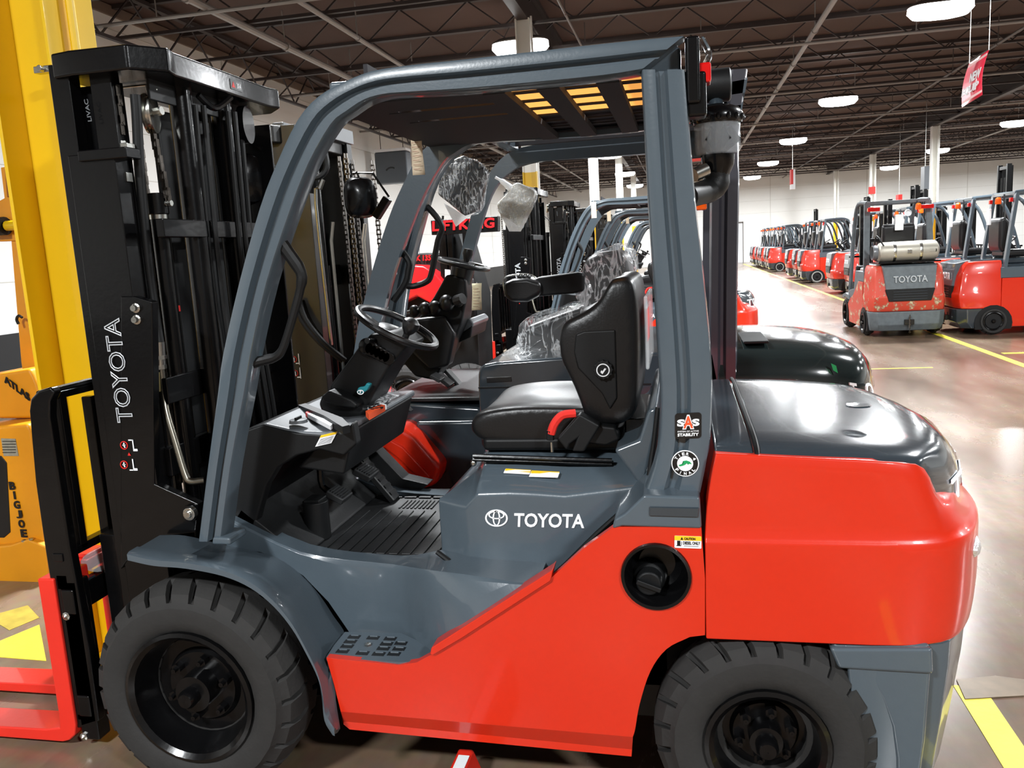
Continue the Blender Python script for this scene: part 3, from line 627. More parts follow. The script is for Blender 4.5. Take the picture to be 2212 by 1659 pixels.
# radiator cover and rear hood
HS=[(1545,975,1.545),(1590,977,None),(1640,978,None),(1720,981,None),(1800,985,None),(1900,992,None),(1985,999,None),(2010,1018,None),(2026,1048,None),(2034,1078,None)]
topz=[1.112,1.114,1.114,1.112,1.108,1.10,1.087,1.058,.985,.905]
hwk=[.58,.58,.58,.58,.578,.57,.55,.53,.52,.51]
dx =[0,0,0,0,.0,.015,.07,.145,.185,.187]
def hoodring(i,f=None):
    p=at(HS[i][0],HS[i][1],Y=.075); tz=topz[i]; hw=hwk[i]; zl=p.z-.015; out=[]
    K=[(1.0,0,0),(.985,.35,.05),(.95,.62,.12),(.86,.85,.35),(.7,.97,.6),(.4,1.0,.85),(0,1.02,1)]
    for a,hz,d in K: out.append(Vector((p.x+dx[i]*d,YC-hw*a,zl+(tz-zl)*hz)))
    out+= [Vector((v.x,2*YC-v.y,v.z)) for v in out[-2::-1]]
    out+= [Vector((out[-1].x-.01,out[-1].y-.03,out[-1].z-.05)),Vector((out[0].x-.01,out[0].y+.03,out[0].z-.05))]
    return out
HR=[hoodring(i) for i in range(len(HS))]
def sub(rs,k):
    out=[]; cols_=[cr([r[j] for r in rs],k) for j in range(len(rs[0]))]
    return [[c[i] for c in cols_] for i in range(len(cols_[0]))]
r0=[v.copy() for v in HR[0]]; r2=[v.copy() for v in HR[2]]
for v in r2: v.x-=.012
B().loft([r0,HR[1],r2]).out('radiator_cover',GREYD,FT,bev=.006,ang=50)
rr=[[v+Vector((.004,0,0)) for v in HR[2]]]+HR[3:]
hr=B().loft(sub(rr,4)).out('rear_hood',GREYD,FT,bev=.004,ang=50)
B().tube([v+Vector((-.004,0,.002)) for v in HR[2][:13]],.007,6).out('hood_gasket',BLKM,FT)
q=at(1750,912,Z=1.155); B().lathe([(.035,0),(.032,.004),(.001,.005)],(2.0,.42,1.146),(0,0,1),20).out('hood_latch_recess',GREYD,hr)
# rear letters on the sloping end of the hood
e0=HR[8][6]; e1=HR[9][6]
up=(HR[7][6]-HR[9][6]); o=Vector((HR[9][6].x+.006,YC-.42,HR[9][6].z+.02)); 
def rearfr(y): return None
LT='TOYOTA'
def hoodx(i,y):
    P=sorted([(v.y,v.x) for v in HR[i][:13]]); 
    for (ya,xa_),(yb_,xb_) in zip(P,P[1:]):
        if ya<=y<=yb_: return xa_+(xb_-xa_)*(y-ya)/(yb_-ya)
    return P[0][1]
def hoodz(i,y):
    P=sorted([(v.y,v.z) for v in HR[i][:13]]); 
    for (ya,xa_),(yb_,xb_) in zip(P,P[1:]):
        if ya<=y<=yb_: return xa_+(xb_-xa_)*(y-ya)/(yb_-ya)
for i,ch in enumerate(LT):
    y0=YC-.44+i*.15; y1=y0+.11
    a=Vector((hoodx(9,y0),y0,hoodz(9,y0))); b_=Vector((hoodx(9,y1),y1,hoodz(9,y0))); c_=Vector((hoodx(8,y0),y0,hoodz(8,y0)))
    u=c_-a; nrm=(b_-a).cross(u).normalized(); text('rear_letter',ch,frame(a+u*.08+nrm*.004,b_-a,u*.88,nrm,.004),WHITE,hr,bold=.02)
# counterweight
def plan(X0_,Xa,Xr,yi=0.):
    P=[(X0_,.05+yi),(Xa-.14,.05+yi),(Xa-.03,.06+yi),(Xa+(Xr-Xa)*.3,.10+yi),(Xa+(Xr-Xa)*.62,.2),(Xa+(Xr-Xa)*.88,.36),(Xr,.52),(Xr,YC)]
    return P+[(x,2*YC-y) for x,y in P[-2::-1]]
def xp(px,py,Y=.05): return at(px,py,Y=Y).x
SZ=[(q.x,q.z) for q in (at(h[0],h[1],Y=.075) for h in HS)]
def seamz(x):
    if x<=SZ[0][0]: return SZ[0][1]
    for (a,za),(b_,zb) in zip(SZ,SZ[1:]):
        if a<=x<=b_: return za+(zb-za)*(x-a)/(b_-a)-.004
    return SZ[-1][1]-.01
L=[(.592,xp(1525,1372),xp(2008,1392),xp(2058,1370,.55),.0),(.61,xp(1525,1365),xp(2012,1385),xp(2068,1350,.55),0),(.70,xp(1524,1300),xp(2020,1320),xp(2078,1290,.55),0),(.80,xp(1524,1240),xp(2030,1240),xp(2079,1220,.55),0),(.862,xp(1523,1180),xp(2034,1180),xp(2078,1185,.55),-.0),(.875,xp(1523,1165),xp(2034,1172),xp(2066,1165,.55),.008),(.95,xp(1527,1100),xp(2028,1110),xp(2048,1110,.5),.010),(1.02,xp(1536,1040),xp(2016,1055),xp(2034,1070,.5),.012),(1.06,xp(1543,1000),xp(2000,1025),xp(2016,1045,.5),.012),(1.082,xp(1546,985),xp(1988,1008),xp(1998,1025,.5),.016)]
rings=[]
for z,a,b_,c_,yi in L:
    pp=plan(a,b_,c_,yi); q5=cr([(u_,v_,0) for u_,v_ in pp[1:]],3); pp=[pp[0]]+[(v.x,v.y) for v in q5]
    r=[Vector((x,y,z if z<=.88 else .88+(z-.88)/(1.082-.88)*(seamz(x)-.88))) for x,y in pp]; rings.append(r)
cs5=[cr([r[j] for r in rings],2) for j in range(len(rings[0]))]
cw=B().loft([[c5[i] for c5 in cs5] for i in range(len(cs5[0]))]).out('counterweight',RED,FT,bev=.008,seg=2,ang=50)
for y in (.22,mirY(.22)):
    q=at(2050,1172,Y=.22); q.x=xp(2034,1172)+.62*(xp(2068,1165,.55)-xp(2034,1172)); b=B().ball((q.x-.006,y,q.z),.03,.06,.035,14,8); b.out('tail_lens',M('ribbed_clear_lens',(225,226,228),.15,.5,.6,.3,120,.6,160),FT)
# lower counterweight
ar=[(1790,1392),(1832,1415),(1872,1455),(1905,1510),(1927,1570),(1937,1640),(1938,1705),(1985,1712),(2000,1600),(2012,1450),(2010,1393)]
for y0,y1 in ((.055,.3),(mirY(.3),mirY(.055))): B().prism(XZ(ar,.055),y0,y1).out('wheel_arch_weight',GREY,FT,bev=.01,seg=3)
L=[(.20,xp(1960,1712),xp(1985,1712),xp(2000,1700,.5)),(.36,xp(1950,1600),xp(1998,1600),xp(2030,1560,.5)),(.52,xp(1940,1450),xp(2012,1450),xp(2056,1430,.5)),(.59,xp(1930,1395),xp(2012,1400),xp(2066,1350,.5))]
B().loft([[Vector((x,y,z)) for x,y in plan(a-.12,b_,c_,.004)] for z,a,b_,c_ in L]).out('lower_weight',GREY,FT,bev=.016,seg=3,ang=50)
B().prism(XZ([(1790,1395),(1810,1440),(2014,1452),(2012,1395)],.06),.045,.1).out('weight_ledge',GREY,FT,bev=.01,seg=3)
c=at(1420,1440,Y=.3); B().box(c.x-.1,c.x+.5,.3,1.0,.3,.58).out('arch_liner',BLKM,FT,bev=.01)
# overhead guard
GP=[(0,.13),(.03,.103),(.10,.10),(.40,.10),(.47,.122),(.60,.122),(.67,.10),(.92,.10),(.97,.106),(1,.13)]
FO=[(427,1170),(447,1008),(468,850),(479,766),(514,610),(558,450),(596,350),(640,258),(685,207),(740,176),(800,152),(880,139),(1000,126),(1150,109),(1300,92),(1400,82),(1480,75)]
FI=[(479,1170),(501,1008),(531,850),(545,766),(580,610),(633,450),(672,352),(720,269),(752,243),(790,218),(830,207),(880,203),(1000,196),(1150,183),(1300,168),(1375,156),(1383,153)]
RO=[(1481,150),(1492,300),(1505,450),(1526,640),(1539,798),(1538,893),(1533,975),(1515,1071),(1512,1092)]
RI=[(1383,150),(1391,300),(1399,450),(1412,640),(1420,770),(1425,861),(1418,975),(1391,1062),(1384,1074)]
GF=.08   # far rail offset: mirrored about YC
for far in (0,1):
    pf=GP if not far else [(t,mirY(y)) for t,y in GP]; yb=.165 if not far else mirY(.165)
    b=ribbon(B(),FO,FI,pf,yb,3); b.out('guard_front_pillar',GREY,FT,ang=50)
    ribbon(B(),RO,RI,pf,yb,3).out('guard_rear_pillar',GREY,FT,ang=50)
    s=(lambda y:y) if not far else mirY
    B().prism(XZ([(1323,1140),(1328,1118),(1350,1105),(1383,1074),(1391,1066),(1512,1070),(1516,1139),(1345,1134)],.06),s(.045),s(.3)).out('pillar_foot',GREY,FT,bev=.008,seg=3)
    B().prism(XZ([(1403,1090),(1510,1092),(1508,1113),(1403,1110)],.06),s(.04),s(.06)).out('foot_inset',BLKM if 0 else GREYD,FT,bev=.003)
    B().prism(XZ([(462,1158),(500,1160),(502,1176),(460,1175)],.1),s(.09),s(.19)).out('pillar_weld_plate',GREY,FT,bev=.008)
zr0=at(740,176,Y=.1).z; zr1=at(1480,75,Y=.1).z; xA=at(700,190,Y=.1).x; xB=at(1480,100,Y=.1).x; zu=at(1100,190,Y=.1).z
B().prism([(at(684,166,Y=.1).x,at(684,166,Y=.1).z),(at(760,160,Y=.1).x,at(760,160,Y=.1).z),(at(770,210,Y=.1).x,at(770,210,Y=.1).z),(at(690,212,Y=.1).x,at(690,212,Y=.1).z)],.17,mirY(.17)).out('roof_front_beam',GREY,FT,bev=.01)
B().box(xB-.11,xB-.01,.165,mirY(.165),zu+.0,zr1-.01).out('roof_rear_beam',GREY,FT,bev=.01)
q0=at(830,207,Y=.1).x
RB=M('matte_dark_roof_bar',(38,36,40),.75,0,0,.1)
for i in range(7):
    y=.30+.14*i; B().box(q0-.08,xB-.06,y-.012,y+.012,zu+.02,zu+.025).out('roof_bar',RB,FT,smooth=False)
for px in (1110,1215,1330):
    x=at(px,200,Y=.45).x; B().box(x-.03,x+.03,.165,mirY(.165),zu+.0,zu+.02).out('roof_cross_bar',RB,FT,smooth=False)
B().box(q0-.1,xB-.1,.80,mirY(.165),zu+.032,zu+.038).out('roof_panel',RB,FT,smooth=False)
ct=M('tan_cardboard',(214,150,84),.85,0,0,.08,6); nt=ct.node_tree; tr=nt.nodes.new('ShaderNodeBsdfTranslucent'); tr.inputs[0].default_value=srgb(235,160,80); mxs=nt.nodes.new('ShaderNodeMixShader'); mxs.inputs[0].default_value=.85
nt.links.new(nt.nodes['Principled BSDF'].outputs[0],mxs.inputs[1]); nt.links.new(tr.outputs[0],mxs.inputs[2]); nt.links.new(mxs.outputs[0],nt.nodes['Material Output'].inputs[0])
B().add([(q0,.19,zu+.036),(xB-.02,.19,zu+.036),(xB-.02,.78,zu+.036),(q0,.78,zu+.036)],[(0,1,2,3)]).out('cardboard_sheet',ct,FT,smooth=False)
xl_=at(1095,200,Y=.45).x
for ya,yb_ in ((.17,.33),(.36,.52),(.55,1.15)): B().box(q0-.08,xl_,ya,yb_,zu+.008,zu+.014).out('roof_plate',RB,FT,smooth=False)
x1_,x2_=at(690,212,Y=.1).x,at(770,210,Y=.1).x; z1_=at(690,212,Y=.1).z
B().box(x1_-.02,x2_+.03,.168,mirY(.168),z1_-.012,z1_-.002).box(x2_,x2_+.012,.168,mirY(.168),z1_,z1_+.09).out('beam_shade_plate',RB,FT,smooth=False)  # dark plates added to shade the beam underside and hide its red reflection
# grab bar
B().tube(P3([(600,515,.13),(622,545,.135),(650,588,.14),(649,622,.14),(634,680,.14),(614,745,.14),(600,768,.14),(575,777,.14),(533,786,.13)]),[.02,.019,.016,.013,.012,.012,.013,.015,.018],10,3).out('grab_bar',BLKM,FT)
B().tube(P3([(870,545,1.2),(884,566,1.2),(882,585,1.2),(876,610,1.2),(850,650,1.2)]),.014,10,3).out('grab_bar',BLKM,FT)
# pillar decals
fr=qf((1458,948),(1515,946),(1458,893),.0985); p=plate('stability_decal',fr,DECB,FT,rad=.12)
text('decal_lettering','S',fr,WHITE,p,x0=.08,x1=.38,y0=.48,y1=.76,bold=.05); text('decal_lettering','S',fr,WHITE,p,x0=.64,x1=.93,y0=.48,y1=.76,bold=.05)
text('decal_lettering','A',fr,WHITE,p,x0=.28,x1=.73,y0=.36,y1=.93,bold=.09); text('decal_red_letter','A',fr.copy()@Matrix.Translation((0,0,.5)),DECO,p,x0=.32,x1=.69,y0=.40,y1=.88,bold=.03)
text('decal_small_print','SYSTEM OF ACTIVE',fr,WHITE,p,x0=.1,x1=.9,y0=.25,y1=.31); text('decal_lettering','STABILITY',fr,WHITE,p,x0=.1,x1=.9,y0=.09,y1=.21,bold=.04)
c=at(1480,1001,Y=.098); r=at(1510,1001,Y=.098).x-c.x
def disc(nm,rad,mat,par,y,n=36): return B().prism([(c.x+rad*math.cos(2*PI*i/n),c.z+rad*1.0*math.sin(2*PI*i/n)) for i in range(n)],y,y+.002).out(nm,mat,par,smooth=False)
p=disc('emission_decal',r,WHITE,FT,.0975); disc('decal_black_ring',r*.93,DECB,p,.0968); disc('decal_white_centre',r*.58,WHITE,p,.0961)
def arcl(s,a0,a1,flip=False):
    for i,ch in enumerate(s):
        if ch==' ': continue
        a=R_(a0+(a1-a0)*i/(len(s)-1)); u=Vector((math.cos(a),0,math.sin(a))); ctr=Vector((c.x,.0955,c.z))+u*r*.755
        upv=u if not flip else -u; xd=Vector((upv.z,0,-upv.x)); s_=r*.22
        text('decal_letter',ch,frame(ctr-xd*s_*.5-upv*s_*.5,xd*s_*.9,upv*s_,(0,-1,0),.001),WHITE,p,x0=.35 if ch=='I' else 0,x1=.6 if ch=='I' else 1,bold=.03)
arcl('TIER 4',145,28); arcl('FINAL',-142,-38,True)
fr=frame((c.x-r*.5,.0958,c.z-r*.4),(r,0,0),(0,0,r*.8),(0,-1,0),.001)
B().add([(.02,.35,.5),(.3,.5,.5),(.35,.75,.5),(.6,.8,.5),(.85,.68,.5),(.98,.45,.5),(.8,.5,.5),(.7,.4,.5),(.62,.55,.5),(.5,.4,.5),(.3,.3,.5),(.12,.25,.5)],[range(12)]).add([(.32,.45,.5),(.4,.7,.5),(.36,.7,.5),(.26,.45,.5)],[range(4)]).xf(fr).out('decal_green_leaf',DECG,p,smooth=False,solid=.001)
fr=qf((1457,1183),(1515,1185),(1457,1157),.0485); p=plate('caution_label',fr,WHITE,FT,rad=.05); plate('label_band',fr,DECY,p,y0=.64,z0=.4,z1=1.2)
text('label_lettering','CAUTION',fr.copy()@Matrix.Translation((0,0,1)),DECB,p,x0=.36,x1=.78,y0=.70,y1=.9,bold=.03)
B().add([(.22,.7,1.4),(.33,.7,1.4),(.275,.93,1.4)],[(0,1,2)]).xf(fr).out('label_triangle',DECB,p,smooth=False,solid=.001)
text('label_lettering','DIESEL ONLY',fr,DECB,p,x0=.32,x1=.96,y0=.3,y1=.56,bold=.04)
b=B().box(.1,.22,.2,.6,.5,1).box(.07,.25,.16,.22,.5,1).box(.25,.27,.24,.55,.5,1); b.xf(fr).out('label_pump_symbol',DECB,p,smooth=False)
b=B().box(.35,.9,.2,.22,.5,1).box(.35,.9,.13,.15,.5,1); b.xf(fr).out('label_small_print',PLG,p,smooth=False)
# rear combination lamp and air precleaner
q0=at(1484,140,Y=.14); q1=at(1503,182,Y=.14)
rc=B().box(xB+.0,xB+.035,.11,.2,zr1-.16,zr1-.0).box(xB+.0,xB+.05,.12,.19,q1.z-.08,q0.z-.02).out('lamp_housing',BLK,FT,bev=.008)
B().box(xB+.03,xB+.062,.125,.185,q1.z,q0.z).out('red_tail_lens',REDLENS,rc,bev=.006)
B().tube([(xB+.04,.15,zr1),(xB+.058,.15,zr1-.04),(xB+.05,.15,q0.z)],.008,8,3).out('lens_strip',CLEAR,rc)
c=at(1550,262,Y=.5); c2=at(1550,335,Y=.5); rb=at(1602,300,Y=.5).x-at(1550,300,Y=.5).x
pc=B().lathe([(rb*.72,-.0),(rb*.68,-.03),(rb*.5,-.055),(.03,-.07)],(c2.x,.5,c2.z),(0,0,1),32).out('precleaner_base',BLK,FT)
B().lathe([(rb*.9,0),(rb*.98,.02),(rb*.97,c.z-c2.z)],(c2.x,.5,c2.z),(0,0,1),32).lathe([(rb*.86,.004),(rb*.93,.02),(rb*.92,c.z-c2.z-.002)],(c2.x,.5,c2.z),(0,0,1),32).out('clear_bowl',M('clear_bowl_plastic',(215,222,228),.06,0,1.,.2,12,0,200,alpha=.2),pc)
b=B().lathe([(.02,0),(.025,.06),(.02,c.z-c2.z)],(c2.x,.5,c2.z),(0,0,1),12)
for i in range(6): a=i*PI/3; b.bar((c2.x,.5,c2.z+.02),(c2.x+rb*.8*math.cos(a),.5+rb*.8*math.sin(a),c2.z+.06),.004,.05)
b.out('swirl_vane',BLKM,pc,smooth=False)
b=B().lathe([(rb,-.008),(rb*1.06,0),(rb*1.06,.018),(rb*.9,.034),(rb*.5,.045),(.01,.05)],(c.x,.5,c.z),(0,0,1),32)
for i in range(16): a=2*PI*i/16; b.ball((c.x+rb*1.05*math.cos(a),.5+rb*1.05*math.sin(a),c.z+.006),.008,.008,.01,6,4)
b.out('precleaner_cap',BLK,pc)
e1=P3([(1549,345,.5),(1549,372,.5),(1547,396,.5),(1530,412,.48),(1510,418,.44),(1485,425,.38)])
B().tube(e1,[.036,.036,.038,.036,.034,.034],14,4).tube(P3([(1549,340,.5),(1549,352,.5)]),.042,14).out('intake_elbow',BLKM,pc)
q=at(1500,372,Y=.44); B().tube(P3([(1500,378,.44),(1526,366,.46)]),.02,12).out('hose_clamp',STEEL,pc)
q=at(1545,185,Y=.55); B().lathe([(.001,-.04),(.045,-.04),(.048,-.03),(.048,.04),(.04,.045),(.001,.045)],(q.x,.55,q.z),(1,0,0),24).out('horn_canister',BLKM,FT,bev=.002)
B().box(xB-.01,q.x+.0,.53,.57,q.z-.03,q.z+.03).tube([(q.x,.55,q.z-.04),(c.x,.52,c.z+.03)],.022,12).box(xB,xB+.06,.5,.6,c.z-.1,c.z-.02).box(xB-.0,c2.x,.49,.51,c.z+.02,c.z+.05).out('canister_bracket',GREYD,FT,bev=.004)
q=at(1512,440,Y=.6); B().box(q.x-.012,q.x+.02,.58,.64,q.z-.02,q.z+.05).out('amber_marker',ORLENS,FT,bev=.005)
# ---------------- mast, backrest and forks of the nearest forklift ----------------
YN=.30; YM=.735; mf=lambda y:2*YM-y
def X_(px,py,Y=YN): return at(px,py,Y=Y).x
def Z_(px,py,Y=YN): return at(px,py,Y=Y).z
MT=FT
def chan(xa,xb,ya,z0,z1,t=.014,d=.06,far=False):
    """C channel: web on the outside at ya, open towards the truck centre"""
    s=1; pl=[(xa,ya),(xb,ya),(xb,ya+d),(xb-t,ya+d),(xb-t,ya+t),(xa+t,ya+t),(xa+t,ya+d),(xa,ya+d)]
    if far: pl=[(x,mf(y)) for x,y in pl][::-1]
    return B().prism(pl,z0,z1,'z')
xo0,xo1=X_(172,525)-.0,X_(262,450); zo=Z_(215,330)
xi0,xi1=X_(131,200),X_(236,200); zi=Z_(135,135)
for far in (0,1):
    ro=chan(xo0,xo1,YN,.12,zo,far=far).out('outer_mast_rail',BLK,MT,bev=.003)
    if not far: R0=ro
    ri=chan(xo0-.035,xo0+.035,YN+.01,.14,zi,.012,.05,far).out('middle_mast_rail',BLK,MT,bev=.003)
    chan(X_(205,250)-.03,xo1-.005,YN+.035,.16,zi-.02,.012,.045,far).out('inner_mast_rail',BLK,MT,bev=.003)
    s=(lambda y:y) if not far else mf
    B().box(X_(172,330),X_(278,330),s(YN-.012),s(YN+.06),Z_(220,346),Z_(220,322)).out('rail_top_bracket',BLK,MT,bev=.004)
    lo=XZ([(262,640),(292,640),(330,652),(335,1045),(430,1088),(424,1150),(350,1158),(290,1190),(262,1230)],YN)
    B().prism(lo,s(YN-.004),s(YN+.03)).out('mast_gusset_plate',BLK,MT,bev=.004)
    for px,py in ((297,665),(299,690)):
        c=at(px,py,Y=YN); B().lathe([(.016,.0),(.016,-.006),(.01,-.008),(.01,-.02),(.001,-.02)],(c.x,s(YN-.004),c.z),(0,1 if not far else -1,0),10).out('mast_bolt',STEEL,MT,smooth=False)
    c=at(415,1107,Y=YN-.02); B().lathe([(.022,.0),(.022,-.02),(.012,-.02),(.012,-.03),(.001,-.03)],(c.x,s(YN-.02),c.z),(0,1 if not far else -1,0),14).out('tilt_pin',STEEL,MT,bev=.002)
B().lathe([(.03,.0),(.03,-.012),(.001,-.012)],(at(415,1107,Y=YN).x,YN-.01,at(415,1107,Y=YN).z),(0,1,0),16).out('pin_washer',BLK,MT)
B().box(X_(132,250)+.0,xo1+.0,YN+.075,YN+.085,.3,zi-.06).out('mast_inner_web',BLK,MT,smooth=False)
# rail text in the recess and the outline lettering
def railtext(s,p0,p1,half,Y,mat,par,outline=0,nm='mast_lettering'):
    """text running up the rail from pixel p0 (baseline end) to p1; half = glyph height in x"""
    a=at(p0[0],p0[1],Y=Y); b=at(p1[0],p1[1],Y=Y); up=(b-a); 
    return text(nm,s,frame(a,up,Vector((-half,0,0)),(0,-1,0),.0015),mat,par,outline)
hx=X_(290,800)-X_(252,800)
railtext('TOYOTA',(289,913),(258,686),hx*.94,YN-.0065,M('silver_print',(196,200,204),.4,.2,0,0),R0,.022)
railtext('LIVAC',(199,262),(190,214),.014,YN+.008,PLG,R0)
def picto(cy0,par,Y=YN-.0065):
    b=B()
    for cy in (962,1004):
        c=at(268,cy,Y=Y); b.torus((c.x,c.y,c.z),.013,.0018,(0,1,0),18,4)
    b.out('no_standing_symbol',DECR,par)
    b=B()
    for cy in (962,1004):
        c=at(268,cy,Y=Y); b.ball((c.x,Y,c.z+.006),.003,.001,.003,6,4).bar((c.x-.003,Y,c.z+.003),(c.x+.003,Y,c.z-.008),.004,.001,(0,1,0)).bar((c.x-.006,Y,c.z),(c.x+.006,Y,c.z+.001),.002,.001,(0,1,0))
        d=at(288,cy,Y=Y); b.box(d.x-.002,d.x+.002,Y-.001,Y,d.z-.02,d.z+.02).box(d.x-.016,d.x,Y-.001,Y,d.z+(.016 if cy<990 else -.02),d.z+(.02 if cy<990 else -.016)).box(d.x+.002,d.x+.014,Y-.001,Y,d.z-.02,d.z-.012)
    b.out('mast_symbol',WHITE,par,smooth=False)
    c=at(279,981,Y=Y); B().add([(c.x-.006,Y,c.z-.005),(c.x+.006,Y,c.z-.005),(c.x,Y,c.z+.006)],[(0,1,2)]).out('warning_triangle',DECR,par,smooth=False,solid=.001)
picto(0,R0)
# crossbeam
zt=2.33; zb0=Z_(160,170)-.0; zb1=zt+.0
CB=[(at(148,128,Z=zt).x,.30),(at(165,114,Z=zt).x,.285),(at(290,101,Z=zt).x,.29),(at(372,106,Z=zt).x,.38),(at(385,116,Z=zt).x,.44)]
CB=CB+[(x,mf(y)+.02) for x,y in CB[::-1]]
cbm=B().prism(CB,zt-.075,zt,'z').out('mast_crossbeam',BLK,MT,bev=.008,seg=3)
B().box(CB[4][0]-.1,CB[4][0]-.09,.42,mf(.42),zt-.14,zt-.07).out('crossbeam_web',BLKM,MT,bev=.004)
q=at(508,172,X=CB[4][0]); fr=frame((CB[4][0]+.001,q.y-.04,zt-.055),(0,.08,0),(0,0,.035),(1,0,0),.001); p=plate('beam_sticker',fr,DECB,cbm); B().add([(.1,.2,1),(.4,.2,1),(.25,.8,1)],[(0,1,2)]).xf(fr).out('sticker_triangle',DECR,p,smooth=False,solid=.0005)
text('sticker_symbol','X4',fr,WHITE,p,x0=.55,x1=.9,y0=.2,y1=.8)
for x0,z_,h_,y_ in ((-.12,1.75,.06,0),(-.18,1.2,.09,0),(-.2,.95,.1,0)):
    B().box(x0-.03,x0+.0,YN+.06,mf(YN+.06),z_,z_+h_).out('mast_cross_member',BLK,MT,bev=.004)
# chain pulleys, chains, cylinders
def pulley(y,px=325,py=245):
    c=at(px,py,Y=y); p=B().lathe([(.001,-.012),(.06,-.012),(.064,-.014),(.064,-.008),(.055,-.004),(.055,.004),(.064,.008),(.064,.014),(.06,.012),(.001,.012)],c,(1,.35,0),30).out('chain_pulley',STEEL,MT)
    B().bar(c+Vector((0,0,.09)),c+Vector((.01,0,-.005)),.014,.006,(1,0,0)).bar(c+Vector((-.09,0,.09)),c+Vector((0,0,.09)),.012,.006).out('pulley_guard',STEEL,p,bev=.002)
    B().lathe([(.014,.0),(.014,.03),(.001,.03)],c+Vector((.02,-.01,0)),(1,0,.1),8).out('pulley_bolt',STEEL,p); B().ball(c+Vector((.03,-.01,.07)),.012,.012,.012,8,6).out('pulley_bolt',STEEL,p); return c
def chain(p,q,par,w=.02):
    p=Vector(p); q=Vector(q); n=int((q-p).length/.026); b=B()
    for i in range(n):
        c=p.lerp(q,(i+.5)/n); hw=w*(.5 if i%2 else .34)
        for s in (-1,1): b.box(c.x-.002+s*hw*.7,c.x+.002+s*hw*.7,c.y-.008,c.y+.008,c.z-.017,c.z+.017)
        b.tube([(c.x-hw,c.y,c.z-.011),(c.x+hw,c.y,c.z-.011)],.005,6)
    return b.out('lift_chain',CHAIN,par,smooth=False,kind='stuff')
def liftset(y,ys):
    c=pulley(y); x1=c.x
    chain((x1+.0,y,c.z-.06),(x1+.03,y,1.86),MT); chain((x1-.06,y,c.z-.06),(x1-.06,y,.9),MT)
    x=at(338,430,Y=y).x
    B().tube([(x,y,1.86),(x,y,.25)],.028,16).out('lift_cylinder',BLK,MT)
    B().tube([(x,y,1.90),(x,y,1.83)],.036,16).out('cylinder_head',BLK,MT,bev=.004)
    B().tube([(x+.03,y,1.865),(x+.055,y,1.865)],.01,8).tube([(x,y,1.83),(x,y,1.815)],.03,12).out('cylinder_fitting',STEEL,MT)
liftset(.47,1); liftset(mf(.47),-1)
q=at(250,185,Y=.36); q2=at(262,290,Y=.36); chain(q,q2,MT,.03)
B().box(q2.x-.03,q2.x+.03,.34,.38,q2.z-.05,q2.z-.03).tube([(q2.x,.36,q2.z-.03),(q2.x,.36,q2.z-.16)],.007,8).tube([(q2.x,.36,q2.z-.02),(q2.x,.36,q2.z-.05)],.014,6).box(q2.x-.015,q2.x+.015,.34,.37,q2.z-.15,q2.z-.12).out('chain_anchor',STEEL,MT,bev=.002)
# big hose and steel pipe
B().tube(P3([(292,205,.40),(296,260,.40),(302,380,.40),(318,560,.40),(330,650,.40),(344,742,.38)]),.0165,12,4).out('hydraulic_hose',BLKM,MT)
B().tube(P3([(343,738,.37),(346,795,.37)]),.019,12).tube(P3([(345,768,.37),(346,776,.37)]),.022,6).tube(P3([(345,788,.37),(346,797,.37)]),.022,6).out('hose_coupling',STEEL,MT)
B().tube(P3([(347,795,.37),(355,860,.37),(360,893,.36),(380,960,.35),(400,1025,.34),(412,1040,.34),(440,1038,.36)]),.012,12,4).out('steel_pipe',PIPE,MT)
b=B().prism(XZ([(318,805),(346,804),(347,846),(322,846)],.36),.355,.362); bb=b.out('pipe_clamp_plate',ZINC,MT,bev=.002)
for py in (818,838): c=at(325,py,Y=.35); B().lathe([(.012,0),(.012,-.012),(.001,-.012)],(c.x,.355,c.z),(0,1,0),6).out('clamp_bolt',STEEL,bb,smooth=False)
b=B()
for i,(dx_,yy) in enumerate(((.0,.62),(.02,.64),(.03,.78),(.045,.80),(.0,.92))): b.tube([(-.12+dx_,yy,2.2),(-.13+dx_,yy,1.5),(-.1+dx_,yy,.9),(-.12+dx_,yy+.02,.3)],.010,8,3)
b.out('hose_bundle',BLKM,MT)
for yy in (.6,.86): B().tube([(-.16,yy,2.26),(-.16,yy,.3)],.04,16).out('rear_lift_cylinder',BLK,MT)
B().box(-.3,-.27,.62,.95,.7,2.2).out('carriage_back_plate',BLKM,MT,bev=.004)
B().box(-.32,-.10,mf(.36)-.0,mf(.36)+.012,.9,2.2).out('mast_side_plate',BLK,MT,bev=.003)
B().tube([at(428,205,Y=.62),at(452,228,Y=.66),at(470,232,Y=.7),at(498,210,Y=.76)],.012,8,3).out('return_pipe',BLK,MT)
q=at(530,270,Y=.95); B().lathe([(.001,-.014),(.07,-.014),(.07,.014),(.001,.014)],q,(1,.2,0),24).out('chain_pulley',BLK,MT)
q=at(385,660,Y=.5); B().tube([q,q-Vector((0,0,.02))],.006,8).out('red_cap',DECR,MT)
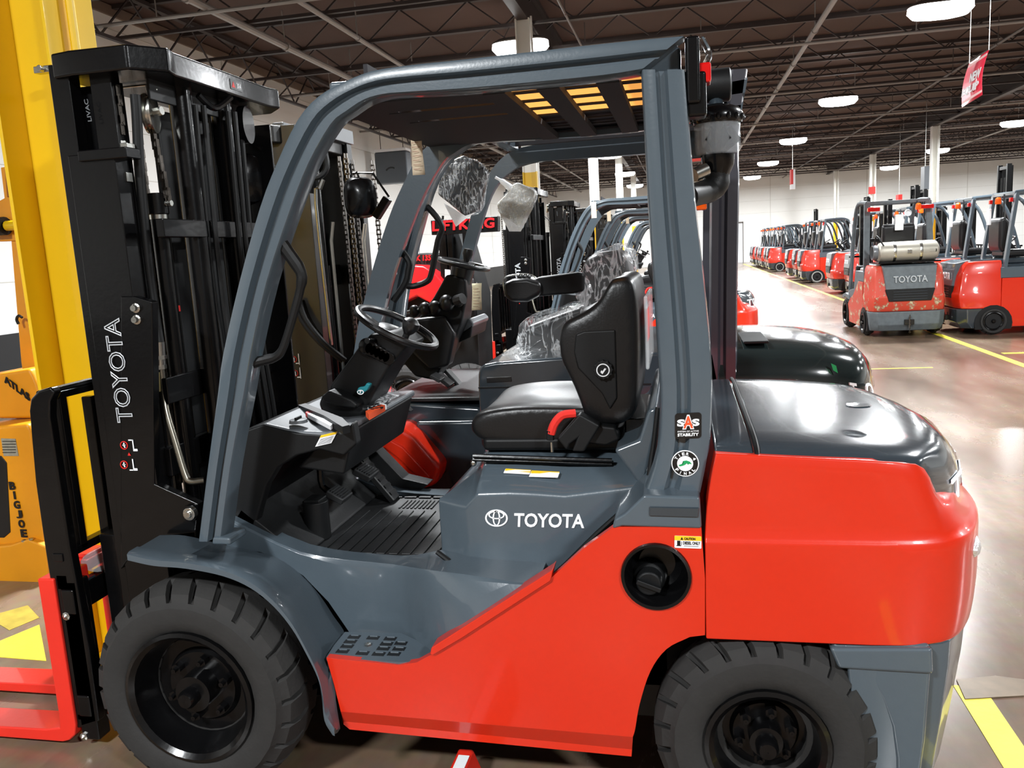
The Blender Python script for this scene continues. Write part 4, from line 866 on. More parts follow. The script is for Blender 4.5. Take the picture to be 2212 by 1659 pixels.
# mirror on the far mast side of the guard
def mirror(c,par,s=1.):
    mm=B(); 
    rings=[]
    for x,k in ((.035,.86),(.03,.97),(.0,1),(-.03,.9),(-.045,.6),(-.05,.2)):
        rings.append([Vector((c.x-x*1.,c.y+ .085*s*k*math.copysign(abs(math.cos(2*PI*i/28))**.62,math.cos(2*PI*i/28)),c.z+.105*s*k*math.copysign(abs(math.sin(2*PI*i/28))**.62,math.sin(2*PI*i/28)))) for i in range(28)])
    Mr=Matrix.Translation(c)@Matrix.Rotation(R_(-52),4,'Z')@Matrix.Translation(-c)
    return mm.loft(rings).xf(Mr).out('mirror',BLK,par)
c=at(527,387,Y=1.1); mr=mirror(c,FT)
B().tube([c+Vector((0,0,.1)),c+Vector((-.01,0,.16)),at(560,318,Y=1.1),at(575,345,Y=1.15),at(640,392,Y=1.2)],.006,6).out('mirror_arm',BLK,mr)
B().bar(at(570,425,Y=1.15),at(600,375,Y=1.18),.04,.03).out('mirror_bracket',BLK,mr,bev=.004)
# load backrest in the YZ plane
XB_=-.58
def yz(px,py,X=XB_): q=at(px,py,X=X); return q
bx0,bx1=XB_-.02,XB_+.02
B().prism(XZ([(62,888),(65,862),(82,844),(108,836),(118,848),(108,868),(107,900),(128,1040),(150,1180),(192,1400),(214,1560),(165,1575),(130,1400),(95,1180),(75,1040)],.225),.225,.262).out('backrest_frame',BLK,FT,bev=.008,seg=3)
q=at(84,848,Y=.26); B().tube([(q.x+.01,.25,q.z-.005),(q.x+.02,.6,q.z+.0),(q.x+.02,1.14,q.z)],.014,8).out('backrest_top_tube',BLK,FT)
b=B()
for px0,px1 in ((125,143),(192,212)):
    a=yz(px0,855); c=yz(px1+22,1170); c.y=a.y; b=B().box(bx0,bx1,a.y-.017,a.y+.017,.70,a.z); b.out('backrest_bar',BLK,FT,bev=.004)
a=yz(118,1190); c=yz(245,1150)
for yy in (.62,.76,.9,1.04): B().box(bx0,bx1,yy-.02,yy+.02,.70,1.25).out('backrest_bar',BLK,FT,bev=.004)
B().box(bx0,bx1,.22,1.12,.69,.72).out('backrest_lower_rail',BLK,FT,bev=.004)
B().box(bx0-.0,bx1,.3,1.12,1.235,1.26).out('backrest_top_rail',BLK,FT,bev=.004)
# carriage
B().box(XB_-.01,XB_+.04,.22,1.16,.50,.59).out('upper_carriage_bar',BLK,FT,bev=.006)
B().box(XB_-.01,XB_+.04,.22,1.16,.12,.20).out('lower_carriage_bar',BLK,FT,bev=.006)
for yy in (.255,1.12):
    B().box(XB_-.015,XB_+.055,yy-.03,yy+.03,.03,.62).out('carriage_end_plate',BLK,FT,bev=.006)
for px,py in ((145,1330),(183,1590)):
    c=at(px,py,Y=.225); B().lathe([(.015,0),(.015,-.006),(.009,-.008),(.001,-.014)],(c.x,.225,c.z),(0,1,0),8).out('carriage_bolt',STEEL,FT,smooth=False)
b=B()
for i in range(10): b.box(XB_-.005,XB_+.035,.30+i*.08,.34+i*.08,.59,.597)
b.out('carriage_notch',GREYD,FT,smooth=False)
B().box(-.5,-.36,.33,1.07,.2,.75).out('carriage_roller_plate',BLK,FT,bev=.006)
def fork(y,w=.12):
    q=at(78,1240,Y=.215); x1=q.x; t=at(112,1236,Y=.215).x-q.x
    P=[(x1-1.05,.035),(x1-1.02,.05),(x1-.06,.065),(x1-.005,.075),(x1,.12),(x1,.63),(x1+t,.63),(x1+t,.09),(x1+t-.01,.05),(x1+t-.035,.028),(x1+.0,.02),(x1-1.05,.02)]
    f=B().prism(P,y,y+w).out('fork',BRED,FT,bev=.006,seg=3)
    B().box(x1+t,x1+t+.05,y+.01,y+w-.01,.585,.645).out('fork_hook',BRED,f,bev=.006); B().box(x1+t+.0,x1+t+.03,y+.01,y+w-.01,.10,.13).out('lower_fork_hook',BRED,f,bev=.006)
    return f
fork(.215); f2=fork(.50)
q=at(207,1180,X=-.62); B().lathe([(.008,-.03),(.008,0),(.016,.002),(.016,.008),(.001,.008)],(-.625,.56,.665),(0,0,1),12).out('locking_pin',STEEL,f2)
B().box(-.655,-.59,.36,.50,.60,.64).box(-.65,-.6,.38,.48,.64,.655).out('fork_positioner_cover',BRED,FT,bev=.006)
CL=CL2
B().add([(-.60,.30,.66),(-.60,.45,.67),(-.55,.55,.67),(-.55,.32,.60),(-.54,.45,.57),(-.54,.56,.6)],[(0,1,4,3),(1,2,5,4)]).out('torn_plastic_film',CL,FT,sub=2,solid=.001)
# fork tip lying below the side panel of the nearest truck
g=[at(*p,Z=.06) for p in ((960,1680),(985,1615),(1030,1618),(1052,1640),(1060,1690))]
ft=empty('pallet_fork',(g[0].x,g[0].y-.2,0),'red fork tip with a white label at the bottom edge below the orange side panel','fork')
x0_,x1_=at(980,1640,Z=.08).x,at(1040,1640,Z=.08).x; yt=at(1005,1616,Z=.10).y
B().add([(x0_,yt,.02),(x1_,yt,.02),(x1_+.01,yt-.9,.0),(x0_-.0,yt-.9,.0),(x0_+.01,yt,.10),(x1_-.03,yt,.10),(x1_-.02,yt-.9,.12),(x0_,yt-.9,.12)],[(0,1,2,3),(4,5,6,7),(0,1,5,4),(1,2,6,5),(2,3,7,6),(3,0,4,7)]).out('fork_tip',BRED,ft,bev=.008,seg=3)
B().add([(x0_+.02,yt-.04,.1015),(x0_+.055,yt-.04,.1015),(x0_+.055,yt-.3,.1065),(x0_+.02,yt-.3,.1065)],[(0,1,2,3)]).out('white_label',WHITE,ft,smooth=False,solid=.002)
# tags
def papertag(px0,py0,px1,py1,Y,w,label,sx=0,col=PAPER):
    a=at(px0,py0,Y=Y); b=at(px1,py1,Y=Y); n=8; V=[]; h=a-b
    for i in range(n+1):
        p=a.lerp(b,i/n); bow=.006*math.sin(PI*i/n*1.5); V+= [(p.x-w/2,Y+bow,p.z),(p.x+w/2,Y-bow,p.z)]
    o=empty('paper_tag',(a.x,Y,a.z),label,'tag'); B().add(V,[(2*i,2*i+1,2*i+3,2*i+2) for i in range(n)]).out('card',col,o,solid=.001)
    b2=B()
    for i in range(7):
        p=a.lerp(b,.2+.11*i); b2.box(p.x-w*.35,p.x+w*(.35 if i%2 else .2),Y-.009,Y-.0085,p.z,p.z+.0015)
    b2.out('printed_line',M('brown_print',(150,90,70),.6),o,smooth=False,kind='stuff')
    B().tube([(a.x,Y,a.z-.006),(a.x,Y,a.z+.006)],.0012,4).out('string',WHITE,o); return o
papertag(898,292,905,378,.97,.045,'beige paper tag hanging under the roof of the nearest forklift')
# ---------------- second, larger forklift ----------------
Y2=1.75; Y2B=3.0; C2=(Y2+Y2B)/2; m2=lambda y:2*C2-y
F2=empty('forklift',(1.1,C2,0),'large dark grey forklift with plastic wrapped seat directly behind the nearest forklift','forklift')
x0=at(1033,800,Y=Y2).x; zt2=at(1040,783,Y=Y2).z; zs2=at(1035,836,Y=Y2).z; zb2=at(1032,905,Y=Y2).z
P=XZ([(1035,900),(1032,836),(1033,800),(1042,788),(1070,782),(1240,770),(1420,762),(1545,758),(1560,840),(1420,905),(1250,915)],Y2)
B().prism(P,Y2,m2(Y2)).out('engine_cover',GREYD,F2,bev=.03,seg=4)
B().box(x0-.004,x0+1.0,Y2-.006,Y2+.01,zs2-.006,zs2).out('cover_seam',BLKM,F2,smooth=False)
B().prism(XZ([(1051,815),(1104,813),(1106,824),(1052,827)],Y2),Y2-.004,Y2+.01).out('cover_slot',DECB,F2,bev=.002)
# rear hood, round ended
zz=at(1600,738,Y=Y2+.2).z
def hood2():
    rings=[]
    for px,py,tz,hw,d in ((1545,800,zz,.6,0),(1640,790,zz,.6,0),(1740,785,zz-.01,.6,.01),(1800,785,zz-.03,.59,.04),(1850,800,zz-.07,.56,.06),(1868,830,zz-.14,.54,.08),(1876,862,zz-.25,.53,.09)):
        p=at(px,py,Y=Y2); r=[]
        for a,hz,dd in ((1,-.6,0),(1.0,.35,.05),(.96,.75,.12),(.86,.93,.35),(.5,1.,.8),(0,1.02,1)): 
            zb=at(1700,860,Y=Y2).z; r.append(Vector((p.x+d*dd*1.4,C2-hw*a*1.04,zb+(tz-zb)*hz if hz>0 else zb-.08)))
        r+=[Vector((v.x,m2(v.y),v.z)) for v in r[-2::-1]]; rings.append(r)
    return rings
h2=hood2(); cs=[cr([r[j] for r in h2],3) for j in range(len(h2[0]))]
hh=B().loft([[c[i] for c in cs] for i in range(len(cs[0]))]).out('rear_hood',M('near_black_green_gloss',(30,38,38),.16,0,1.,.05),F2,ang=50)
B().box(at(1600,760,Y=Y2+.3).x,at(1652,770,Y=Y2+.3).x,Y2+.1,Y2+.5,zz+.0,zz+.012).out('hood_grip_strip',BLKM,F2,bev=.004)
c=at(1802,797,Y=Y2-.01); B().add([at(1795,785,Y=Y2-.006),at(1806,790,Y=Y2-.006),at(1810,806,Y=Y2-.006),at(1800,800,Y=Y2-.006)],[(0,1,2,3)]).out('green_leaf_sticker',DECG,F2,smooth=False,solid=.003)
e=h2[-2]; 
def pcol(i,t):   # point on hood end between rings i, i+1 near side
    return None
for i,(ch,px0,px1) in enumerate((('T',1838,1850),('O',1856,1868))):
    Yt=Y2-.015+.03*i; a_=at(px0,860,Y=Yt); b_=at(px1+3,862,Y=Yt+.02+.1*i); c_=at(px0-5,826,Y=Yt)
    a_.x+=.03*i; b_.x+=.03*i; c_.x+=.03*i; text('rear_letter',ch,frame(a_,b_-a_,c_-a_,None,.006),WHITE,hh,bold=.02)
P=XZ([(1545,850),(1876,868),(1884,930),(1880,1100),(1600,1100)],Y2)
cwp=[(at(1560,870,Y=Y2).x,Y2),(at(1868,880,Y=Y2).x-.08,Y2),(at(1880,880,Y=Y2).x,Y2+.1),(at(1888,880,Y=Y2).x+.04,Y2+.4)]; cwp+=[(x,m2(y)) for x,y in cwp[::-1]]
B().prism(cwp,.3,at(1870,862,Y=Y2).z,'z').out('counterweight',RED,F2,bev=.03,seg=3)
# lower body, step, floor
B().prism(XZ([(760,900),(830,868),(1035,880),(1060,905),(1060,1120),(960,1100),(800,1080)],Y2+.1),Y2+.1,m2(Y2+.1)).out('floor_box',GREYD,F2,bev=.02)
za=at(900,855,Y=Y2+.3).z
B().box(at(820,860,Y=Y2+.1).x,at(1040,880,Y=Y2+.1).x,Y2+.12,m2(Y2+.12),za,za+.02).out('floor_mat',MATM,F2,bev=.005)
Pf=XZ([(770,960),(796,932),(868,918),(900,940),(955,1005),(945,1045),(900,1060),(840,1120),(770,1130)],Y2-.05)
B().prism(Pf,Y2-.08,Y2+.25).out('red_step_fender',RED,F2,bev=.03,seg=3)
B().prism(XZ([(796,950),(835,946),(870,965),(930,1030),(915,1042),(860,990),(832,968),(796,970)],Y2-.09),Y2-.095,Y2-.07).out('fender_crease',RED,F2,bev=.008)
B().box(at(900,1050,Y=Y2).x,2.1,Y2+.05,m2(Y2+.05),.2,zb2-.02).out('chassis',GREYD,F2,bev=.02)
for cx,R_t,w in ((-.05,.42,.28),(1.85,.36,.24)):
    for far in (0,1): tire(F2,cx,Y2+.0 if not far else m2(Y2)-w,R_t,w,.24 if R_t>.4 else .19,24,far=bool(far))
# guard
GP2=[(0,Y2+.02),(.06,Y2),(.4,Y2),(.5,Y2+.02),(.6,Y2+.02),(.7,Y2),(.94,Y2),(1,Y2+.02)]
fo=[(815,745),(838,644),(863,535),(894,418),(925,345),(965,290),(1010,262),(1080,246),(1250,222),(1450,195),(1616,165)]
fi=[(862,745),(872,653),(893,550),(929,420),(958,360),(990,328),(1025,308),(1085,295),(1250,282),(1450,266),(1600,252)]
for far in (0,1):
    pf=[(t,y if not far else m2(y)) for t,y in GP2]; yb=Y2+.07 if not far else m2(Y2+.07)
    ribbon(B(),fo,fi,pf,yb,3,Y2).out('guard_front_pillar',GREY,F2,ang=50)
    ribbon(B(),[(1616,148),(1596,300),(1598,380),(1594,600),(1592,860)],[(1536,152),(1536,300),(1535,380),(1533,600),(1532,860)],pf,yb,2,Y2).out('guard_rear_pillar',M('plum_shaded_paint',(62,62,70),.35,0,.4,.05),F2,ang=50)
xa=at(1000,262,Y=Y2).x; xb=at(1600,160,Y=Y2).x; zr=at(1250,235,Y=Y2).z
for i in range(6): y=Y2+.12+i*.2; B().box(xa,xb,y-.02,y+.02,zr,zr+.05).out('roof_bar',RB,F2,smooth=False)
B().box(xa-.04,xa+.03,Y2+.07,m2(Y2+.07),zr-.02,zr+.05).out('roof_front_beam',GREY,F2,bev=.006)
B().box(xb-.1,xb,Y2+.07,m2(Y2+.07),zr,zr+.08).out('roof_rear_beam',GREY,F2,bev=.006)
B().tube(P3([(914,440,Y2+.02),(934,458,Y2+.03),(955,490,Y2+.03),(946,520,Y2+.03),(932,590,Y2+.03),(922,608,Y2+.03),(895,618,Y2+.03),(878,618,Y2+.02)]),.015,8,3).out('grab_bar',BLKM,F2)
# steering
A=at(946,558,Y=2.3); Bq=at(1058,583,Y=2.3); mid=(A+Bq)/2; dv=Bq-A; Rw=dv.length/2; nn=dv.cross(Vector((0,1,0))).normalized(); nn=nn if nn.z>0 else -nn
nn=(nn+Vector((0,-.0,0))).normalized()
sw=B().torus(mid,Rw-.012,.013,nn,36,8).out('steering_wheel',VINYL,F2)
B().lathe([(.06,-.1),(.065,-.02),(.05,0),(.001,.005)],mid,nn,20).out('wheel_hub',VINYL,sw)
B().lathe([(.012,0),(.02,.02),(.03,.045),(.025,.07),(.001,.075)],mid+Vector((.04,-.1,.01)),nn,14).out('spinner_knob',VINYL,sw)
b=B()
for a in (80,200,320): u=dv.normalized()*math.cos(R_(a))+Vector((0,1,0))*math.sin(R_(a)); B().bar(mid-nn*.02+u*.05,mid+u*(Rw-.012),.03,.012,nn).out('wheel_spoke',VINYL,sw)
B().prism(XZ([(967,592),(1008,602),(1012,640),(1000,700),(975,760),(940,820),(900,812),(862,770),(905,690),(940,640)],2.25),2.22,2.42).out('column_cover',BLKM,F2,bev=.015,seg=3)
b=B()
for px,py,r in ((895,672,.03),(918,668,.035),(940,665,.035),(965,655,.042),(990,650,.03)): q=at(px,py,Y=2.15); b.ball(q,r,r*.9,r*1.1,12,8)
b.tube(P3([(985,650,2.15),(1000,645,2.13)]),.03,10).out('hydraulic_lever',VINYL,F2)
B().tube(P3([(822,690,2.12),(900,672,2.14)]),.006,6).tube(P3([(826,683,2.12),(905,668,2.14)]),.006,6).out('lever_rod',STEEL,F2)
B().prism(XZ([(880,690),(960,680),(985,720),(970,790),(930,800),(890,760)],2.2),2.18,2.3).out('lever_housing',VINYL,F2,bev=.02)
cp=XZ([(975,716),(1000,706),(1018,690),(1026,702),(1018,725),(985,745),(972,735)],2.5)
B().prism(XZ([(972,735),(1022,702),(1018,728),(975,748)],2.35),2.34,2.7).out('side_console',BLKM,F2,bev=.01)
cs_=B().prism(XZ([(973,718),(998,694),(1015,688),(1024,698),(1022,706),(975,738)],2.35),2.345,2.72).out('console_top',PLG,F2,bev=.01)
q=at(997,690,Y=2.33); B().lathe([(.02,-.02),(.02,0),(.001,0)],q,(0,0,1),12).out('green_switch_ring',DECG,cs_); B().lathe([(.018,0),(.024,.02),(.02,.035),(.001,.038)],q,(0,0,1),10).out('red_stop_button',DECR,cs_)
def ped(px,py,w,h,t,Yp):
    c=at(px,py,Y=Yp); B().box(-.01,.01,-w/2,w/2,-h/2,h/2).xf(Matrix.Translation(c)@Matrix.Rotation(R_(t),4,'Y')).out('pedal',MATM,F2,bev=.004)
ped(960,820,.1,.1,-50,2.2); ped(990,828,.07,.2,-40,2.3); ped(945,815,.1,.06,-60,2.1)
# wrapped seat and arm rest
B().prism(XZ([(1120,745),(1135,705),(1175,690),(1225,672),(1262,660),(1262,760),(1200,765),(1130,768)],2.1),2.1,2.58).out('seat_cushion',VINYL,F2,bev=.04,seg=4)
bs=XZ([(1255,640),(1252,600),(1262,560),(1290,545),(1330,540),(1352,548),(1362,600),(1362,700),(1330,760),(1262,760)],2.12)
B().prism(bs,2.12,2.56).out('seat_backrest',VINYL,F2,bev=.04,seg=4)
def film(pts,Y,y1,name,par,amp=.012,sub_=2,seed=1,mat=None):
    rnd=random.Random(seed); fl=sub_==1; P=XZ(pts,Y); P=[(v.x,v.y) for v in cr([(x,z,0) for x,z in P],3,True)]; n=len(P); cx=sum(p[0] for p in P)/n; cz=sum(p[1] for p in P)/n; rings=[]
    for y,k in ((Y+(0 if fl else .03),.4),(Y,.8),(Y,.96),(Y+.03,1.),(y1-.03,1.),(y1,.95),(y1-.02,.5)):
        rings.append([Vector((cx+(p[0]-cx)*k+rnd.uniform(-amp,amp),y+rnd.uniform(-amp,amp),cz+(p[1]-cz)*k+rnd.uniform(-amp,amp))) for p in P])
    return B().loft(rings).out(name,mat or CL2F,par,sub=sub_,ang=80)
film([(1244,655),(1246,610),(1262,568),(1290,540),(1330,528),(1358,534),(1368,580),(1368,640),(1345,680),(1290,678)],2.06,2.62,'seat_wrap_film',F2,.014,2,3)
film([(1112,765),(1114,720),(1130,690),(1180,676),(1240,660),(1275,655),(1280,760),(1220,782),(1150,785),(1100,790)],2.04,2.62,'seat_wrap_film',F2,.016,2,5)
film([(1060,790),(1110,750),(1180,760),(1260,770),(1200,792)],2.0,2.6,'loose_film',F2,.01,1,9)
B().prism(XZ([(1150,605),(1165,598),(1250,588),(1262,592),(1262,628),(1240,634),(1165,640),(1148,628)],2.04),2.02,2.14).out('arm_rest',BLKM,F2,bev=.012,seg=3)
B().prism(XZ([(1087,612),(1108,602),(1140,600),(1170,610),(1170,635),(1140,652),(1105,652),(1090,640)],2.0),1.98,2.16).out('control_pod',VINYL,F2,bev=.03,seg=4)
B().tube(P3([(1092,640,2.05),(1088,604,2.05),(1110,594,2.05),(1150,594,2.05),(1166,618,2.05)]),.004,6,3).out('pod_guard_wire',STEEL,F2)
b=B()
for px in (1122,1132,1142): q=at(px,600,Y=2.02); b.ball(q,.012,.02,.02,8,6)
b.out('pod_lever',VINYL,F2)
# wrapped work lamps hung on the pillars
def wrapped(pts,Y,name,inner,seed,arm):
    w=B().prism(XZ(pts,Y),Y,Y+.05).out(name,inner,F2,bev=.012,seg=3)
    P=[(x+ (2 if i%2 else -2),y+(2 if i%2 else -2)) for i,(x,y) in enumerate(pts)]
    film(P,Y-.015,Y+.07,'bubble_wrap',w,.006,1,seed,CLB)
    B().tube(P3([(a,b,Y+.02) for a,b in arm]),[.008,.016,.02],8,3).out('lamp_arm',WHITE,w)
    return w
BW=M('bubble_wrapped_black',(22,22,25),.25,0,.8,.6,60,1.0,60)
wrapped([(962,352),(1000,335),(1038,352),(1052,372),(1046,410),(1036,452),(1004,468),(970,440),(945,420),(948,380)],2.05,'wrapped_mirror',BW,11,[(940,333),(955,345),(968,365)])
wrapped([(1106,400),(1118,393),(1158,412),(1150,440),(1134,480),(1120,492),(1078,462),(1072,440),(1092,420)],2.6,'wrapped_work_lamp',M('milky_wrapped_lamp',(206,206,200),.25,0,.6,.2,30,.6,40),12,[(1070,383),(1085,392),(1105,408)])
def flap(pts,Y,seed,par):
    V=[at(a,b,Y=Y) for a,b in pts]; B().add(V,[list(range(len(V)))]).out('wrap_flap',CLF,par,smooth=False,solid=.001)
CLF=M('white_foam_wrap',(236,236,236),.5,0,0,.05,20,.3,60,alpha=.85)
flap([(958,438),(1005,466),(1030,458),(1012,468),(985,490)],2.04,1,F2); flap([(1078,458),(1122,490),(1148,440),(1160,415),(1150,452),(1125,500),(1100,500)],2.59,2,F2)
# mast of the second truck
def mast2():
    YA=1.98; mm=lambda y:2*C2-y
    xl=at(592,600,Y=YA).x-.03; xr_=at(640,600,Y=YA).x+.12
    ztop=at(620,268,Y=YA).z
    for far in (0,1):
        s=(lambda y:y) if not far else mm
        def ch(xa,xb,ya,z0,z1,nm):
            pl=[(xa,ya),(xb,ya),(xb,ya+.07),(xb-.015,ya+.07),(xb-.015,ya+.015),(xa+.015,ya+.015),(xa+.015,ya+.07),(xa,ya+.07)]
            return B().prism([(x,s(y)) for x,y in pl],z0,z1,'z').out(nm,BLKO,F2,bev=.003)
        r=ch(xl,xr_,YA,.15,ztop-.35,'outer_mast_rail'); 
        ch(xl-.03,xr_-.06,YA+.02,.15,ztop,'inner_mast_rail')
        if not far: rr_=r
        x=at(660,520,Y=YA).x
        B().tube([(x,s(YA+.14),.3),(x,s(YA+.14),1.62)],.055,18).tube([(x,s(YA+.14),1.6),(x,s(YA+.14),2.2)],.045,18).out('lift_cylinder',BLK,F2)
        B().tube([(x+.075,s(YA+.16),.5),(x+.07,s(YA+.16),1.75),(x+.09,s(YA+.16),1.85)],.012,8).out('steel_pipe',STEEL,F2)
        chain((x+.18,s(YA+.2),2.2),(x+.2,s(YA+.2),.6),F2,.03)
        chain((x+.10,s(YA+.3),2.2),(x+.12,s(YA+.3),.6),F2,.02)
    B().prism([(xl-.05,YA-.02),(xr_-.16,YA-.03),(xr_-.08,YA+.12),(xr_-.08,mm(YA+.12)),(xr_-.16,mm(YA)+.03),(xl-.05,mm(YA)+.02)],ztop-.09,ztop,'z').out('mast_crossbeam',BLKO,F2,bev=.01,seg=3)
    B().prism([(xr_-.08,YA+.3),(xr_-.05,YA+.3),(xr_-.05,mm(YA)),(xr_-.08,mm(YA))],ztop-.02,ztop+.06,'z').out('beam_lit_face',PLG,F2,bev=.004)  # lit part of the black crossbeam, its brightness put into a grey strip
    B().box(xl,xl+.07,YA+.2,YA+.4,ztop,ztop+.05).box(xl+.02,xl+.06,YA+.45,YA+.65,ztop,ztop+.07).out('beam_bracket',PLG,F2,bev=.01)
    a=at(607,632,Y=YA-.004); b_=at(597,520,Y=YA-.004); text('mast_lettering','TOYOTA',frame(at(608,634,Y=YA-.004),(Vector((0,0,.62))),(-.07,0,0),(0,-1,0),.002),WHITE,rr_,bold=.02)
    c=at(640,792,Y=YA-.004); b=B()
    for dz in (.04,-.035): B().torus((c.x-.01,YA-.004,c.z+dz),.016,.002,(0,1,0),16,4).out('no_standing_symbol',DECR,rr_)
    b=B()
    for dz in (.04,-.035): b.box(c.x+.018,c.x+.022,YA-.006,YA-.003,c.z+dz-.03,c.z+dz+.03).box(c.x,c.x+.02,YA-.006,YA-.003,c.z+dz-.025,c.z+dz-.02).box(c.x-.012,c.x-.006,YA-.006,YA-.003,c.z+dz-.015,c.z+dz+.01)
    b.out('mast_symbol',WHITE,rr_,smooth=False)
    B().add([(c.x-.05,YA-.005,c.z-.01),(c.x-.03,YA-.005,c.z-.01),(c.x-.04,YA-.005,c.z+.01)],[(0,1,2)]).out('warning_triangle',DECR,rr_,smooth=False,solid=.001)
    q=at(596,735,Y=YA-.03); B().prism([(q.x-.02,q.z-.03),(q.x+.02,q.z-.03),(q.x+.03,q.z+.01),(q.x-.02,q.z+.03)],YA-.04,YA-.02).out('yellow_plate',DECY,F2,smooth=False)
    B().tube(P3([(640,648,1.95),(650,690,1.93),(690,740,1.95),(740,780,2.0)]),.014,8,3).tube(P3([(646,645,1.95),(660,690,1.93),(700,740,1.95),(746,778,2.0)]),.014,8,3).out('hydraulic_hose',BLKM,F2)
    B().tube(P3([(700,320,2.0),(706,360,1.98),(690,382,1.96),(655,386,1.94)]),.016,8,3).out('hydraulic_hose',BLKM,F2)
    B().tube(P3([(695,312,1.98),(697,330,1.98)]),.018,8).tube(P3([(697,388,1.98),(690,408,1.97)]),.014,8).out('hose_coupling',STEEL,F2)
    B().tube(P3([(690,405,1.97),(682,440,1.97),(716,745,1.99)]),.009,8,3).out('steel_pipe',STEEL,F2)
    b=B()
    for i in range(5): b.tube([(xl-.1+.02*i,YA-.05-.01*i,1.9-.1*i),(xl-.09+.02*i,YA-.05,1.2),(xl-.05+.02*i,YA-.02,.5)],.009,6,3)
    b.out('hose_bundle',BLKM,F2)
    for yy in (YA+.15,YA+.42,YA+.7,mm(YA+.15)): B().box(xl-.18,xl-.14,yy-.03,yy+.03,.6,1.4).out('backrest_bar',BLK,F2,bev=.004)
    B().box(xl-.19,xl-.13,YA,mm(YA),.5,.6).out('carriage_bar',BLK,F2,bev=.004)
    for z in (1.5,.9): B().box(xl+.02,xl+.1,YA+.07,mm(YA+.07),z,z+.12).out('mast_cross_member',BLK,F2,bev=.004)
    B().box(xl-.02,xl+.06,mm(YA)-.02,mm(YA)-.0,.6,ztop-.1).out('mast_side_plate',BLKO,F2,smooth=False)
BLKO=M('olive_lit_black_paint',(21,20,17),.42,0,.2,.1,20)  # black paint with the olive cast of the light put into its colour
mast2()
for P_,Yp in (([(372,232),(443,250),(470,520),(520,1010),(440,1010),(400,520)],1.93),([(456,262),(575,285),(600,560),(640,980),(545,1000),(490,520)],2.06)):
    B().prism(XZ(P_,Yp),Yp,Yp+.03).out('load_guard_plate',BLKO,F2,bev=.006)
c=at(779,427,Y=2.05); mr=mirror(c,F2,1.0)
B().tube([c+Vector((0,0,.1)),c+Vector((-.01,0,.13)),at(762,374,Y=2.05),at(805,374,Y=2.05),at(840,425,Y=2.05)],.006,6).out('mirror_arm',BLK,mr)
B().bar(at(812,470,Y=2.05),at(838,428,Y=2.05),.05,.04).out('mirror_bracket',BLK,mr,bev=.004)
c=at(1030,612,Y=1.9)
papertag(1030,612,1030,670,1.95,.05,'buff paper tag tied to the steering wheel of the second forklift',col=M('buff_paper',(232,222,186),.8,0,0,.05))
# ---------------- the other forklifts left of the aisle ----------------
DET={'slot_shade','slot_tooth','slot_shade_plate','mat_rib','step_bolt','fender_rivet','rivet','stability_decal','emission_decal','caution_label','keypad_button','warning_decal','decal_edge','orange_label','display_keypad','plastic_film','pedal_rib','parking_tag','switch_bezel','key_switch','key_slot','seat_slide_bar','slide_end_cap','belt_pin','belt_tongue','knob_mark','side_shell','document_pouch','manual_booklet','red_booklet_stripe','swirl_vane','return_pipe','red_cap','pulley_guard','torn_plastic_film','fork_positioner_cover','cap_grip','sticker_print','warning_sticker','column_stalk','tail_lens','chain_anchor','hose_bundle','caution_sticker','sticker_band','lug_nut','cardboard_sheet','no_standing_symbol','mast_symbol','pin_washer','carriage_notch','pipe_clamp_plate','locking_pin','beam_sticker','hood_latch_recess','pedal_post','inching_pedal','brake_pedal','accelerator_pedal','deck_ridge','cylinder_fitting','canister_bracket','amber_marker','clear_bowl'}
GR='orange and grey forklifts left of the aisle'
LL=['orange and grey forklift left of the aisle, first beyond the plastic wrapped one','orange and grey forklift left of the aisle, second beyond the plastic wrapped one','orange and grey forklift left of the aisle, third beyond the plastic wrapped one','orange and grey forklift left of the aisle, fourth beyond the plastic wrapped one','orange and grey forklift left of the aisle, farthest of its row']
for i,(D,dx_) in enumerate(((8.9,0),(12.0,.02),(14.8,.0),(18.6,.05),(22.5,0))):
    c=copy_tree(FT,skip=DET); c.location=(.9+dx_,YC+D-2.05,0); c['label']=LL[i]
    papertag(1,1,1,30,1,.05,'x') if 0 else None
def tagat(x,y,z,label,w=.055,h=.17):
    o=empty('paper_tag',(x,y,z),label,'tag','beige paper tags on forklift roofs')
    B().box(x-w/2,x+w/2,y-.001,y+.001,z-h,z).out('card',PAPER,o,smooth=False); B().tube([(x,y,z),(x,y,z+.03)],.0015,4).out('string',WHITE,o)
for (px,py),D,l in (((1282,436),8.9,'first beyond the plastic wrapped one'),((1315,452),12.0,'second beyond the plastic wrapped one'),((1355,462),14.8,'third beyond the plastic wrapped one')):
    q=at(px,py,Y=D-2.05+.05); tagat(q.x,q.y,q.z,'pale paper tag on the orange forklift '+l)
# crumpled wrapped seats beyond
film([(1384,620),(1392,588),(1420,570),(1424,625),(1400,650)],4.6,5.0,'x',None,.02,1,21) if 0 else None
